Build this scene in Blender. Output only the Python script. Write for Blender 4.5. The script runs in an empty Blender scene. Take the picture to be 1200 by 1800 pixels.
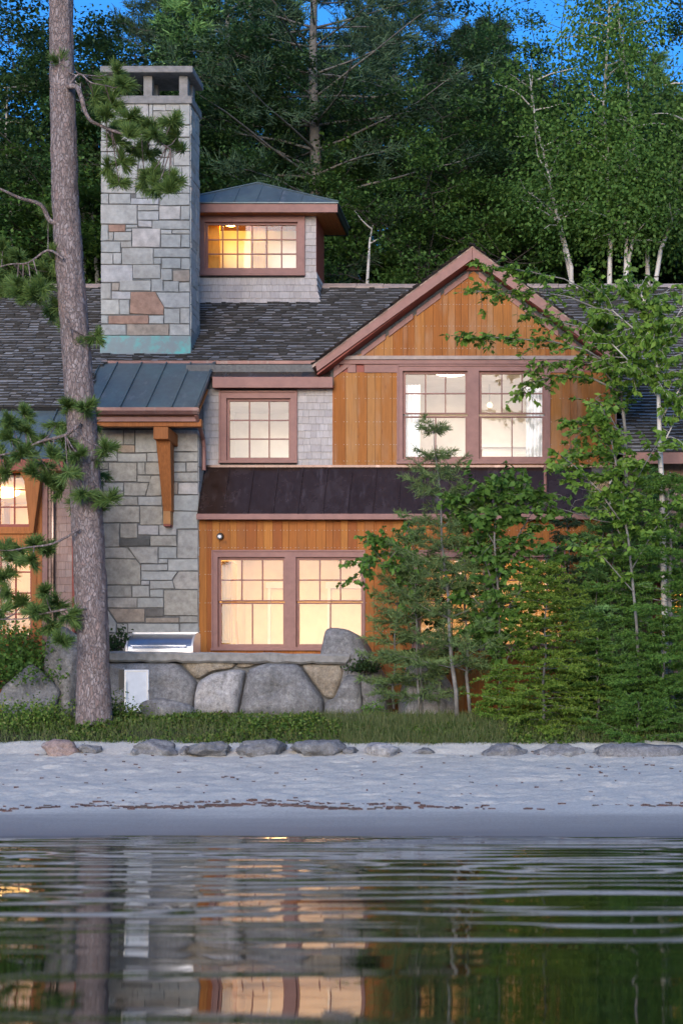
import bpy, bmesh, math, random
import numpy as np
from mathutils import Vector, noise as mnoise
R = math.radians
SC = bpy.context.scene
COL = SC.collection

# ------------------------------------------------------------------ camera, sky, sun, exposure
FPX, DIST, VPX, HZY, EYE = 3000.0, 30.0, 1045.0, 1350.0, 0.71
cam_d = bpy.data.cameras.new('camera'); cam = bpy.data.objects.new('camera', cam_d); COL.objects.link(cam)
cam.location = (0, -DIST, EYE); cam.rotation_euler = (R(90), 0, 0)
cam_d.sensor_fit = 'VERTICAL'; cam_d.sensor_height = 36.0; cam_d.lens = 36.0 * FPX / 1800.0
cam_d.shift_x = -(VPX - 600) / 1800.0; cam_d.shift_y = (HZY - 900) / 1800.0
cam_d.clip_start = 0.1; cam_d.clip_end = 2000
cam_d.dof.use_dof = True; cam_d.dof.focus_distance = 30.0; cam_d.dof.aperture_fstop = 2.4
SC.camera = cam

SUN_EL, SUN_AZ = 2.4, 184.0          # low behind the photographer
world = bpy.data.worlds.new('World'); SC.world = world; world.use_nodes = True
wn = world.node_tree.nodes; wl = world.node_tree.links
for n in list(wn): wn.remove(n)
sky = wn.new('ShaderNodeTexSky'); sky.sky_type = 'NISHITA'; sky.sun_disc = False
sky.sun_elevation = R(SUN_EL); sky.sun_rotation = R(SUN_AZ)
sky.air_density = 1.0; sky.dust_density = 0.5; sky.ozone_density = 5.0; sky.altitude = 100
bg = wn.new('ShaderNodeBackground'); bg.inputs['Strength'].default_value = 0.15
wo = wn.new('ShaderNodeOutputWorld')
wl.new(sky.outputs[0], bg.inputs[0]); wl.new(bg.outputs[0], wo.inputs[0])
sd = bpy.data.lights.new('sun', 'SUN'); so = bpy.data.objects.new('sun', sd); COL.objects.link(so)
sd.energy = 0.62; sd.angle = R(40); sd.color = (1.0, 0.88, 0.78)
az = R(SUN_AZ); el = R(12)
so.rotation_euler = Vector((-math.sin(az) * math.cos(el), -math.cos(az) * math.cos(el), -math.sin(el))).to_track_quat('-Z', 'Y').to_euler()
SC.view_settings.view_transform = 'Standard'; SC.view_settings.look = 'None'
SC.view_settings.exposure = 2.56; SC.view_settings.gamma = 1.0
SC.view_settings.use_curve_mapping = False
SC.cycles.use_denoising = True
SC.cycles.max_bounces = 8; SC.cycles.transparent_max_bounces = 12
SC.cycles.diffuse_bounces = 3; SC.cycles.glossy_bounces = 4
SC.cycles.sample_clamp_indirect = 6.0

# ------------------------------------------------------------------ helpers
rng = np.random.default_rng(7); random.seed(7)
def PX(px, Y): return (px - VPX) * (DIST + Y) / FPX
def PZ(py, Y): return EYE + (HZY - py) * (DIST + Y) / FPX
def P(px, py, Y): return Vector((PX(px, Y), Y, PZ(py, Y)))
U = lambda a, b: random.uniform(a, b)

ORG = {}
def link(o, parent=None, origin=(0, 0, 0)):
    COL.objects.link(o)
    origin = Vector(origin); ORG[o] = origin
    if parent is not None:
        o.parent = parent; o.location = origin - ORG[parent]
    else:
        o.location = origin
    return o
def tag(o, label=None, cat=None, group=None, kind=None):
    if label: o['label'] = label
    if cat: o['category'] = cat
    if group: o['group'] = group
    if kind: o['kind'] = kind
    return o
def empty(name, loc, label=None, cat=None, group=None, parent=None):
    o = bpy.data.objects.new(name, None); link(o, parent, loc); o.empty_display_size = 0.2
    return tag(o, label, cat, group)

class MB:
    def __init__(s): s.v = []; s.f = []
    def add(s, verts, faces):
        k = len(s.v); s.v += [tuple(v) for v in verts]; s.f += [tuple(i + k for i in f) for f in faces]; return s
    def hexa(s, p):                       # 4 bottom, 4 top
        return s.add(p, [(3, 2, 1, 0), (4, 5, 6, 7), (0, 1, 5, 4), (1, 2, 6, 5), (2, 3, 7, 6), (3, 0, 4, 7)])
    def box(s, x0, x1, y0, y1, z0, z1):
        return s.hexa([(x0, y0, z0), (x1, y0, z0), (x1, y1, z0), (x0, y1, z0), (x0, y0, z1), (x1, y0, z1), (x1, y1, z1), (x0, y1, z1)])
    def prism(s, poly, y0, y1):           # polygon in x,z (counter-clockwise from the front), y0 in front
        n = len(poly)
        return s.add([(x, y0, z) for x, z in poly] + [(x, y1, z) for x, z in poly],
                     [tuple(range(n)), tuple(range(2 * n - 1, n - 1, -1))] + [((i + 1) % n, i, n + i, n + (i + 1) % n) for i in range(n)])
    def prism_x(s, poly, x0, x1):         # polygon in y,z
        n = len(poly)
        return s.add([(x0, y, z) for y, z in poly] + [(x1, y, z) for y, z in poly],
                     [tuple(range(n)), tuple(range(2 * n - 1, n - 1, -1))] + [((i + 1) % n, i, n + i, n + (i + 1) % n) for i in range(n)])
    def slab(s, a, b, c, d, t):           # quad with thickness t below it
        a, b, c, d = map(Vector, (a, b, c, d)); nn = (b - a).cross(d - a).normalized() * t
        return s.hexa([a - nn, b - nn, c - nn, d - nn, a, b, c, d])
    def tube(s, pts, rad, n=8, cap=True):
        pts = [Vector(p) for p in pts]; k = len(s.v); m = len(pts)
        up = Vector((0.3, 1, 0.2)).normalized(); 
        for i, p in enumerate(pts):
            d = (pts[min(i + 1, m - 1)] - pts[max(i - 1, 0)]).normalized()
            u = d.cross(up)
            if u.length < 1e-3: u = d.cross(Vector((1, 0, 0)))
            u.normalize(); w = d.cross(u); r = rad[i] if hasattr(rad, '__len__') else rad
            for j in range(n):
                a = 2 * math.pi * j / n; s.v.append(tuple(p + (u * math.cos(a) + w * math.sin(a)) * r))
        for i in range(m - 1):
            for j in range(n):
                s.f.append((k + i * n + j, k + i * n + (j + 1) % n, k + (i + 1) * n + (j + 1) % n, k + (i + 1) * n + j))
        if cap:
            s.f.append(tuple(k + j for j in range(n - 1, -1, -1))); s.f.append(tuple(k + (m - 1) * n + j for j in range(n)))
        return s
    def build(s, name, mat, parent=None, origin=None, smooth=False, kind=None, label=None, cat=None, group=None, bevel=0):
        if origin is None:
            a = np.array(s.v); lo, hi = a.min(0), a.max(0); origin = Vector(((lo[0] + hi[0]) / 2, (lo[1] + hi[1]) / 2, lo[2]))
        origin = Vector(origin); o3 = tuple(origin)
        me = bpy.data.meshes.new(name)
        me.from_pydata([(x - o3[0], y - o3[1], z - o3[2]) for x, y, z in s.v], [], s.f); me.update()
        if mat: me.materials.append(mat)
        if smooth: me.polygons.foreach_set('use_smooth', [True] * len(me.polygons))
        o = bpy.data.objects.new(name, me); link(o, parent, origin)
        if bevel:
            b = o.modifiers.new('bevel', 'BEVEL'); b.width = bevel; b.segments = 2; b.limit_method = 'ANGLE'
        return tag(o, label, cat, group, kind)

def np_mesh(name, V, k, mat, parent=None, origin=(0, 0, 0), kind=None, smooth=False):
    """V: (N*k,3) array of N separate k-gons"""
    origin = np.array(origin, float); V = np.asarray(V, float) - origin
    n = len(V) // k; me = bpy.data.meshes.new(name)
    me.vertices.add(len(V)); me.vertices.foreach_set('co', V.astype(np.float32).ravel())
    me.loops.add(len(V)); me.loops.foreach_set('vertex_index', np.arange(len(V), dtype=np.int32))
    me.polygons.add(n); me.polygons.foreach_set('loop_start', np.arange(0, len(V), k, dtype=np.int32))
    me.update(calc_edges=True); me.validate()
    me.materials.append(mat)
    o = bpy.data.objects.new(name, me); link(o, parent, tuple(origin)); return tag(o, kind=kind)

def grid_mesh(name, X, Y, Z, mat, smooth=True, kind='structure'):
    ny, nx = Z.shape; V = np.stack([X, Y, Z], -1).reshape(-1, 3)
    i = (np.arange(ny - 1)[:, None] * nx + np.arange(nx - 1)[None]).ravel()
    F = np.stack([i, i + 1, i + nx + 1, i + nx], 1)
    me = bpy.data.meshes.new(name)
    me.vertices.add(len(V)); me.vertices.foreach_set('co', V.astype(np.float32).ravel())
    me.loops.add(F.size); me.loops.foreach_set('vertex_index', F.astype(np.int32).ravel())
    me.polygons.add(len(F)); me.polygons.foreach_set('loop_start', np.arange(0, F.size, 4, dtype=np.int32))
    me.update(calc_edges=True); me.materials.append(mat)
    if smooth: me.polygons.foreach_set('use_smooth', [True] * len(F))
    o = bpy.data.objects.new(name, me); link(o); return tag(o, kind=kind)

def vnoise(x, y, seed=0):                 # smooth value noise on numpy arrays
    xi = np.floor(x).astype(np.int64); yi = np.floor(y).astype(np.int64); fx = x - xi; fy = y - yi
    fx = fx * fx * (3 - 2 * fx); fy = fy * fy * (3 - 2 * fy)
    def h(a, b):
        n = (a * 374761393 + b * 668265263 + seed * 974634777) & 0x7fffffff
        n = ((n ^ (n >> 13)) * 1274126177) & 0x7fffffff
        return ((n ^ (n >> 16)) & 0xffff) / 65535.0
    return (h(xi, yi) * (1 - fx) + h(xi + 1, yi) * fx) * (1 - fy) + (h(xi, yi + 1) * (1 - fx) + h(xi + 1, yi + 1) * fx) * fy

# ------------------------------------------------------------------ materials
class NT:
    def __init__(s, name):
        s.m = bpy.data.materials.new(name); s.m.use_nodes = True; s.t = s.m.node_tree; s.n = s.t.nodes; s.l = s.t.links
        for n in list(s.n): s.n.remove(n)
        s.out = s.n.new('ShaderNodeOutputMaterial')
    def node(s, typ, **kw):
        n = s.n.new(typ)
        for k, v in kw.items():
            if k.startswith('i_'):
                key = k[2:]; key = int(key) if key.isdigit() else key.replace('_', ' ')
                n.inputs[key].default_value = v
            else: setattr(n, k, v)
        return n
    def link(s, a, b): s.l.new(a, b)
    def coords(s, scale=(1, 1, 1), kind='Object', rnd=True):
        tc = s.node('ShaderNodeTexCoord'); mp = s.node('ShaderNodeMapping'); mp.inputs['Scale'].default_value = scale
        s.link(tc.outputs[kind], mp.inputs[0])
        if rnd:
            oi = s.node('ShaderNodeObjectInfo'); mu = s.node('ShaderNodeMath', operation='MULTIPLY', i_1=37.0)
            s.link(oi.outputs['Random'], mu.inputs[0]); s.link(mu.outputs[0], mp.inputs['Location'])
        return mp.outputs[0]
    def noise(s, vec, scale, detail=4, rough=0.6):
        n = s.node('ShaderNodeTexNoise'); n.inputs['Scale'].default_value = scale; n.inputs['Detail'].default_value = detail
        n.inputs['Roughness'].default_value = rough; s.link(vec, n.inputs['Vector']); return n.outputs['Fac']
    def ramp(s, fac, stops, interp='LINEAR'):
        r = s.node('ShaderNodeValToRGB'); e = r.color_ramp.elements; r.color_ramp.interpolation = interp
        while len(e) < len(stops): e.new(0.5)
        for k, (p, c) in enumerate(stops): e[k].position = p; e[k].color = (*c, 1)
        s.link(fac, r.inputs[0]); return r.outputs[0]
    def mix(s, fac, a, b, mode='MIX'):
        m = s.node('ShaderNodeMix', data_type='RGBA', blend_type=mode)
        for sock, v in ((m.inputs[0], fac), (m.inputs[6], a), (m.inputs[7], b)):
            if isinstance(v, (int, float)): sock.default_value = v
            elif isinstance(v, tuple): sock.default_value = (*v, 1)
            else: s.link(v, sock)
        return m.outputs[2]
    def bump(s, h, strength=0.3, dist=0.02):
        b = s.node('ShaderNodeBump'); b.inputs['Strength'].default_value = strength; b.inputs['Distance'].default_value = dist
        s.link(h, b.inputs['Height']); return b.outputs[0]
    def bsdf(s, color, rough=0.8, normal=None, metallic=0.0, spec=0.3):
        b = s.node('ShaderNodeBsdfPrincipled')
        if isinstance(color, tuple): b.inputs['Base Color'].default_value = (*color, 1)
        else: s.link(color, b.inputs['Base Color'])
        if isinstance(rough, (int, float)): b.inputs['Roughness'].default_value = rough
        else: s.link(rough, b.inputs['Roughness'])
        b.inputs['Metallic'].default_value = metallic; b.inputs['Specular IOR Level'].default_value = spec
        if normal: s.link(normal, b.inputs['Normal'])
        s.link(b.outputs[0], s.out.inputs[0]); return b
    def orand(s): return s.node('ShaderNodeObjectInfo').outputs['Random']
    def irand(s): return s.node('ShaderNodeNewGeometry').outputs['Random Per Island']

M = {}
def mat_rnd(name, stops, nscale=6.0, detail=6, dark=0.55, bump=0.4, rough=0.85, stretch=(1, 1, 1), bdist=0.01, source='o', spec=0.25, interp='LINEAR'):
    t = NT(name); v = t.coords(stretch); f = t.orand() if source == 'o' else t.irand()
    base = t.ramp(f, stops, interp); n1 = t.noise(v, nscale, detail, 0.65)
    n1c = t.ramp(n1, [(0.3, (dark,) * 3), (0.7, (1.15,) * 3)])
    c = t.mix(1.0, base, n1c, 'MULTIPLY'); n2 = t.noise(v, nscale * 5, 4, 0.7)
    t.bsdf(c, rough, t.bump(n2, bump, bdist), spec=spec); M[name] = t.m; return t.m

G = lambda g, r=1.0, b=1.0: (g * r, g, g * b)
mat_rnd('stone', [(0, (0.347, 0.362, 0.345)), (.2, (0.401, 0.404, 0.376)), (.4, (0.369, 0.377, 0.355)), (.55, (0.445, 0.447, 0.417)), (.75, (0.391, 0.382, 0.345)), (.9, (0.419, 0.425, 0.406)), (1, (0.467, 0.464, 0.422))], 9, 8, .72, .6)
mat_rnd('stone_warm', [(0, (0.404, 0.375, 0.314)), (.3, (0.369, 0.357, 0.314)), (.55, (0.426, 0.398, 0.336)), (.8, (0.381, 0.381, 0.353)), (1, (0.444, 0.415, 0.365))], 9, 8, .6, .6)
mat_rnd('stone_tan', [(0, (0.350, 0.290, 0.230)), (.5, (0.377, 0.330, 0.276)), (1, (0.396, 0.300, 0.218))], 9, 7, .65, .5)
mat_rnd('stone_red', [(0, (0.357, 0.226, 0.169)), (.5, (0.383, 0.242, 0.176)), (1, (0.323, 0.200, 0.156))], 7, 7, .6, .5)
mat_rnd('stone_white', [(0, (.47, .46, .43)), (.5, (.52, .48, .44)), (1, (.44, .45, .45))], 7, 7, .65, .5)
mat_rnd('stone_dark', [(0, (.13, .13, .12)), (.5, (.17, .16, .145)), (1, (.15, .15, .15))], 7, 7, .6, .5)
mat_rnd('stone_cap', [(0, (.25, .245, .235)), (1, (.29, .28, .26))], 9, 7, .65, .6)
mat_rnd('mortar', [(0, (.15, .15, .145)), (1, (.17, .17, .16))], 20, 4, .7, .4)
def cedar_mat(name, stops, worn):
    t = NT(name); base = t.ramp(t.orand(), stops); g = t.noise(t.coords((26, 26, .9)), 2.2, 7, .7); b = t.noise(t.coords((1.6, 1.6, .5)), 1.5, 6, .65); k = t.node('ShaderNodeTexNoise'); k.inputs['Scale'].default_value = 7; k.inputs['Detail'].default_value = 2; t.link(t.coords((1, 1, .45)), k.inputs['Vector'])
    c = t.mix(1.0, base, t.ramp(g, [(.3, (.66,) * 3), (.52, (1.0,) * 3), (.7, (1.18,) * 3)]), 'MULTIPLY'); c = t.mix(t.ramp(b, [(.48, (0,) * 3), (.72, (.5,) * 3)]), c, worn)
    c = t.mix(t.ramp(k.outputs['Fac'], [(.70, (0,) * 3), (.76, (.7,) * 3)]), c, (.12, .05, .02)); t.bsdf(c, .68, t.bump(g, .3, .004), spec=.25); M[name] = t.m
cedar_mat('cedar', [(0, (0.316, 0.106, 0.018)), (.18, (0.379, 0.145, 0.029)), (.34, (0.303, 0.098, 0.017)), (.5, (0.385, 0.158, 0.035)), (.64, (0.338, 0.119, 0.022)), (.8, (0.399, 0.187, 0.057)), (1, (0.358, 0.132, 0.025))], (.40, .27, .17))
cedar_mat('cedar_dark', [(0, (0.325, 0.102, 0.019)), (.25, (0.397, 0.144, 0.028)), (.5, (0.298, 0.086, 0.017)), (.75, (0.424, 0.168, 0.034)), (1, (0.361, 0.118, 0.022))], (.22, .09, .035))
mat_rnd('timber', [(0, (.36, .125, .035)), (1, (.40, .145, .04))], 4, 6, .7, .3, .65, (9, 9, .7), .004)
mat_rnd('timber_end', [(0, (.50, .24, .09)), (1, (.50, .24, .09))], 6, 5, .75, .3, .7)
mat_rnd('trim', [(0, (0.271, 0.138, 0.114)), (1, (0.293, 0.150, 0.125))], 3, 5, .86, .12, .5, (2, 2, 2), .003)
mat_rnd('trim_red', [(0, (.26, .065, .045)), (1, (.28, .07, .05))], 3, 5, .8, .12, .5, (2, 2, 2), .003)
mat_rnd('wall_shingle', [(0, (.39, .36, .35)), (.25, (.46, .425, .41)), (.5, (.42, .385, .36)), (.75, (.50, .47, .455)), (1, (.44, .40, .37))], 4, 6, .75, .3, .8, (14, 14, .8), .004)
mat_rnd('wall_shingle_red', [(0, (.34, .22, .18)), (.25, (.40, .27, .22)), (.5, (.36, .24, .20)), (1, (.42, .30, .25))], 4, 6, .75, .3, .8, (14, 14, .8), .004)
mat_rnd('roof_shingle', [(0, (0.226, 0.218, 0.213)), (.3, (0.275, 0.266, 0.258)), (.5, (0.250, 0.230, 0.207)), (.75, (0.268, 0.266, 0.263)), (1, (0.311, 0.307, 0.297))], 1.0, 5, .7, .3, .85, (1, 1, 1), .004, 'i')
mat_rnd('shingle_butt_shade', [(0, (.06, .06, .06)), (1, (.075, .07, .065))], 8, 4, .7, .2, .9)  # dark butt faces, painting in the shadow lines between shingle courses
mat_rnd('ridge', [(0, (.42, .32, .26)), (.5, (.37, .29, .25)), (1, (.46, .38, .33))], 6, 6, .7, .3, .8)
mat_rnd('steel_dark', [(0, (.03, .03, .032)), (1, (.035, .035, .035))], 6, 4, .8, .1, .4)
mat_rnd('plaster', [(0, (.80, .64, .42)), (1, (.80, .64, .42))], 2, 3, .95, .05, .9)
mat_rnd('plaster_white', [(0, (.80, .78, .74)), (1, (.80, .78, .74))], 2, 3, .95, .05, .9)
mat_rnd('wood_floor', [(0, (.35, .19, .09)), (1, (.35, .19, .09))], 6, 4, .7, .1, .5, (1, 9, 1))
mat_rnd('amber_wood', [(0, (.62, .33, .07)), (1, (.66, .36, .08))], 5, 5, .75, .1, .5, (8, 8, .7))
mat_rnd('curtain', [(0, (.80, .82, .84)), (1, (.80, .82, .84))], 8, 3, .93, .1, .9)
t = NT('bark_pine'); v = t.coords((1, 1, .38)); vo = t.node('ShaderNodeTexVoronoi', feature='DISTANCE_TO_EDGE'); vo.inputs['Scale'].default_value = 32.0; vn = t.node('ShaderNodeMix', data_type='RGBA'); vn.inputs[0].default_value = .12
nz = t.node('ShaderNodeTexNoise'); nz.inputs['Scale'].default_value = 9; nz.inputs['Detail'].default_value = 5; t.link(v, nz.inputs['Vector']); t.link(v, vn.inputs[6]); t.link(nz.outputs['Color'], vn.inputs[7]); t.link(vn.outputs[2], vo.inputs['Vector'])
vc = t.node('ShaderNodeTexVoronoi'); vc.inputs['Scale'].default_value = 32.0; t.link(vn.outputs[2], vc.inputs['Vector']); sv = t.node('ShaderNodeSeparateColor'); t.link(vc.outputs['Color'], sv.inputs[0])
c = t.ramp(sv.outputs[0], [(0, (.21, .165, .155)), (.4, (.29, .23, .215)), (.75, (.35, .30, .29)), (1, (.26, .185, .165))]); n = t.noise(v, 22, 8, .75); c = t.mix(1.0, c, t.ramp(n, [(.3, (.5,) * 3), (.7, (1.25,) * 3)]), 'MULTIPLY')
ed = t.ramp(vo.outputs['Distance'], [(0, (0,) * 3), (.10, (1,) * 3)]); c = t.mix(ed, (.21, .17, .16), c); t.bsdf(c, .95, t.bump(ed, .8, .02), spec=.15); M['bark_pine'] = t.m
mat_rnd('bark_dark', [(0, (.075, .062, .055)), (1, (.10, .085, .075))], 9, 6, .5, .6, .95, (1, 1, .35), .02)
mat_rnd('bark_grey', [(0, (.20, .19, .17)), (1, (.26, .25, .23))], 9, 6, .55, .5, .9, (1, 1, 1), .01)
def rock_mat(name, a, b, lichen):
    t = NT(name); v = t.coords((1, 1, 1)); n1 = t.noise(v, 2.6, 9, .7); n2 = t.noise(v, 16, 8, .75); n3 = t.noise(v, 5.5, 6, .7); n4 = t.noise(t.coords((2.5, 2.5, .6)), 3, 6, .7); n5 = t.noise(v, 70, 3, .6)
    c = t.ramp(n1, [(.32, a), (.68, b)]); c = t.mix(1.0, c, t.ramp(n2, [(.3, (.5,) * 3), (.7, (1.3,) * 3)]), 'MULTIPLY')
    c = t.mix(t.ramp(n4, [(.55, (0,) * 3), (.7, (.55,) * 3)]), c, (.06, .06, .058)); c = t.mix(t.ramp(n3, [(.56, (0,) * 3), (.66, (.75,) * 3)]), c, lichen)
    c = t.mix(1.0, c, t.ramp(n5, [(.3, (.75,) * 3), (.7, (1.2,) * 3)]), 'MULTIPLY')
    h = t.mix(.5, n2, n5); t.bsdf(c, .95, t.bump(h, .9, .03), spec=.2); M[name] = t.m
rock_mat('rock', (.17, .17, .17), (.31, .305, .305), (.38, .38, .365)); rock_mat('rock_pale', (.36, .35, .345), (.52, .50, .49), (.58, .57, .55))
rock_mat('rock_brown', (.27, .22, .16), (.38, .325, .25), (.42, .40, .35)); rock_mat('rock_pink', (.38, .27, .23), (.46, .35, .31), (.48, .42, .38))
mat_rnd('wrack', [(0, (.06, .045, .045)), (.5, (.13, .075, .065)), (1, (.10, .09, .085))], 3, 3, .7, .2, .9, (1, 1, 1), .01, 'i')

def metal_copper(name, c0, c1, c2, rough, met):
    t = NT(name); v = t.coords((1, 1, 1), rnd=True)
    n = t.noise(v, 1.6, 7, .65); vs = t.coords((5, 5, .6), rnd=True); st = t.noise(vs, 2.2, 5, .6)
    c = t.ramp(n, [(.3, c0), (.52, c1), (.72, c2)]); c = t.mix(.35, c, t.ramp(st, [(.35, c0), (.7, c2)]))
    s3 = t.noise(t.coords((2.6, 1.2, .35)), 2.4, 5, .6); c = t.mix(t.ramp(s3, [(.58, (0,) * 3), (.72, (.45,) * 3)]), c, tuple(min(.3, v_ * 2.2 + .02) for v_ in c2))
    r = t.ramp(n, [(.3, (rough - .1,) * 3), (.7, (rough + .15,) * 3)])
    t.bsdf(c, r, t.bump(n, .12, .01), met, .5); M[name] = t.m
metal_copper('copper_blue', (.085, .11, .12), (.115, .15, .16), (.14, .21, .205), .40, .25)
metal_copper('copper_brown', (.06, .034, .024), (.085, .05, .038), (.12, .085, .075), .22, .6)
metal_copper('copper_bronze', (.10, .075, .06), (.16, .10, .06), (.12, .12, .125), .28, .7)
metal_copper('copper_gutter', (.16, .075, .06), (.20, .10, .085), (.22, .13, .11), .45, .3)
t = NT('verdigris'); v = t.coords((1, 1, 1), rnd=False); n = t.noise(v, 2.6, 7, .65)
c = t.ramp(n, [(.34, (.20, .23, .235)), (.5, (.20, .27, .27)), (.6, (.13, .40, .37)), (.75, (.10, .52, .46))]); t.bsdf(c, .6, t.bump(n, .1, .01), .1, .4); M['verdigris'] = t.m
def plain(name, c, rough=.5, met=0., spec=.4):
    t = NT(name); v = t.coords((1, 1, 1)); n = t.noise(v, 8, 4, .6)
    cc = t.mix(1.0, c, t.ramp(n, [(.3, (.9,) * 3), (.7, (1.05,) * 3)]), 'MULTIPLY'); t.bsdf(cc, rough, None, met, spec); M[name] = t.m
plain('white_enamel', (.84, .86, .88), .35); plain('steel', (.62, .64, .67), .28, .9); plain('steel_pale', (.75, .72, .68), .4, .5)
plain('black_metal', (.02, .02, .022), .4); plain('nail', (.62, .58, .50), .4, .5); plain('lens', (.7, .7, .7), .2)

t = NT('glass')
gl = t.node('ShaderNodeBsdfGlossy'); gl.inputs['Roughness'].default_value = 0.0; gl.inputs['Color'].default_value = (.97, .97, .97, 1)
tr = t.node('ShaderNodeBsdfTransparent'); tr.inputs['Color'].default_value = (.93, .95, .94, 1)
lw = t.node('ShaderNodeFresnel'); lw.inputs['IOR'].default_value = 1.5
mx = t.node('ShaderNodeMixShader'); t.link(lw.outputs[0], mx.inputs[0]); t.link(tr.outputs[0], mx.inputs[1]); t.link(gl.outputs[0], mx.inputs[2])
t.link(mx.outputs[0], t.out.inputs[0]); M['glass'] = t.m

t = NT('bulb'); e = t.node('ShaderNodeEmission'); e.inputs['Color'].default_value = (1, .72, .36, 1); e.inputs['Strength'].default_value = .35
t.link(e.outputs[0], t.out.inputs[0]); M['bulb'] = t.m

def leaf_mat(name, stops, rough=.55, trans=.38):
    t = NT(name); c = t.ramp(t.irand(), stops)
    oi = t.orand(); hs = t.node('ShaderNodeHueSaturation'); mr = t.node('ShaderNodeMapRange'); mr.inputs[3].default_value = .62; mr.inputs[4].default_value = 1.25
    t.link(oi, mr.inputs[0]); t.link(mr.outputs[0], hs.inputs['Value']); t.link(c, hs.inputs['Color'])
    b = t.node('ShaderNodeBsdfPrincipled'); t.link(hs.outputs[0], b.inputs['Base Color']); b.inputs['Roughness'].default_value = rough; b.inputs['Specular IOR Level'].default_value = .25
    tl = t.node('ShaderNodeBsdfTranslucent'); t.link(hs.outputs[0], tl.inputs[0])
    mx = t.node('ShaderNodeMixShader'); mx.inputs[0].default_value = trans; t.link(b.outputs[0], mx.inputs[1]); t.link(tl.outputs[0], mx.inputs[2]); t.link(mx.outputs[0], t.out.inputs[0]); M[name] = t.m
leaf_mat('leaf_dark', [(0, (0.036, 0.073, 0.024)), (.5, (0.053, 0.107, 0.034)), (1, (0.080, 0.146, 0.047))])
leaf_mat('leaf_mid', [(0, (0.085, 0.179, 0.034)), (.5, (0.139, 0.285, 0.050)), (1, (0.201, 0.366, 0.076))])
leaf_mat('leaf_bright', [(0, (0.121, 0.235, 0.036)), (.5, (0.198, 0.358, 0.056)), (1, (0.285, 0.470, 0.081))])
leaf_mat('wood_mid', [(0, (0.041, 0.094, 0.031)), (.5, (0.069, 0.151, 0.043)), (1, (0.108, 0.209, 0.058))])
leaf_mat('wood_bright', [(0, (0.062, 0.134, 0.029)), (.5, (0.103, 0.210, 0.042)), (1, (0.158, 0.284, 0.059))])
leaf_mat('leaf_lime', [(0, (0.102, 0.189, 0.024)), (.5, (0.194, 0.302, 0.042)), (1, (0.296, 0.416, 0.072))])
leaf_mat('needle_dark', [(0, (0.034, 0.070, 0.039)), (.5, (0.058, 0.105, 0.054)), (1, (0.087, 0.146, 0.070))], .6, .15)
leaf_mat('needle_mid', [(0, (0.079, 0.148, 0.040)), (.5, (0.135, 0.227, 0.056)), (1, (0.191, 0.295, 0.079))], .6, .15)
leaf_mat('needle_grey', [(0, (0.134, 0.215, 0.079)), (.5, (0.205, 0.308, 0.103)), (1, (0.283, 0.403, 0.142))], .6, .15)
leaf_mat('needle_blue', [(0, (0.095, 0.204, 0.070)), (.5, (0.158, 0.312, 0.097)), (1, (0.232, 0.420, 0.132))], .6, .15)
leaf_mat('grass', [(0, (.07, .11, .03)), (.5, (.12, .16, .05)), (1, (.20, .20, .09))], .6, .25)
leaf_mat('cover', [(0, (.055, .11, .02)), (.45, (.10, .19, .03)), (.8, (.17, .26, .045)), (1, (.22, .22, .07))], .5, .3)
leaf_mat('heather', [(0, (.08, .03, .035)), (1, (.14, .06, .05))], .6, .2)

# birch bark
t = NT('birch_bark'); v = t.coords((1, 1, 1)); n = t.noise(v, 3, 5, .6); vs = t.coords((1.2, 1.2, 9)); s2 = t.noise(vs, 2.5, 4, .6)
c = t.ramp(n, [(.3, (.52, .48, .43)), (.7, (.68, .65, .60))]); c = t.mix(t.ramp(s2, [(.60, (0,) * 3), (.68, (1,) * 3)]), c, (.10, .085, .075))
t.bsdf(c, .8, t.bump(s2, .3, .01)); M['birch_bark'] = t.m
# sand: dry pale, damp towards the lake
t = NT('sand'); tc = t.node('ShaderNodeTexCoord'); sx = t.node('ShaderNodeSeparateXYZ'); t.link(tc.outputs['Object'], sx.inputs[0])
v = t.coords((1, 1, 1), rnd=False); n = t.noise(v, 1.3, 7, .6); n2 = t.noise(v, 26, 6, .7)
vw = t.coords((.25, 1.5, 1), rnd=False); nw = t.noise(vw, 1.4, 4, .6)
ad = t.node('ShaderNodeMath', operation='MULTIPLY_ADD'); t.link(nw, ad.inputs[0]); ad.inputs[1].default_value = .16; t.link(sx.outputs['Z'], ad.inputs[2])
wet = t.ramp(ad.outputs[0], [(.06, (1,) * 3), (.24, (.55,) * 3), (.31, (.0,) * 3)])
dry = t.ramp(n, [(.3, (.60, .555, .46)), (.7, (.70, .655, .545))]); n3 = t.noise(t.coords((1.4, 4, 1), rnd=False), 9, 6, .75); dry = t.mix(.5, dry, t.ramp(n2, [(.35, (.42, .375, .325)), (.6, (.76, .715, .60))])); dry = t.mix(t.ramp(n3, [(.60, (0,) * 3), (.70, (.55,) * 3)]), dry, (.20, .175, .15))
c = t.mix(wet, dry, (.225, .205, .19)); rr = t.mix(wet, (.95,) * 3, (.55,) * 3)
bm = t.node('ShaderNodeBump'); bm.inputs['Strength'].default_value = .6; bm.inputs['Distance'].default_value = .02; t.link(n2, bm.inputs['Height'])
t.bsdf(c, rr, bm.outputs[0], 0, .3); M['sand'] = t.m
t = NT('soil'); v = t.coords((1, 1, 1), rnd=False); n = t.noise(v, 2.5, 8, .7); c = t.ramp(n, [(.3, (.035, .032, .02)), (.55, (.06, .06, .03)), (.7, (.09, .075, .05))]); t.bsdf(c, .95, t.bump(n, .8, .05)); M['soil'] = t.m
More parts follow.
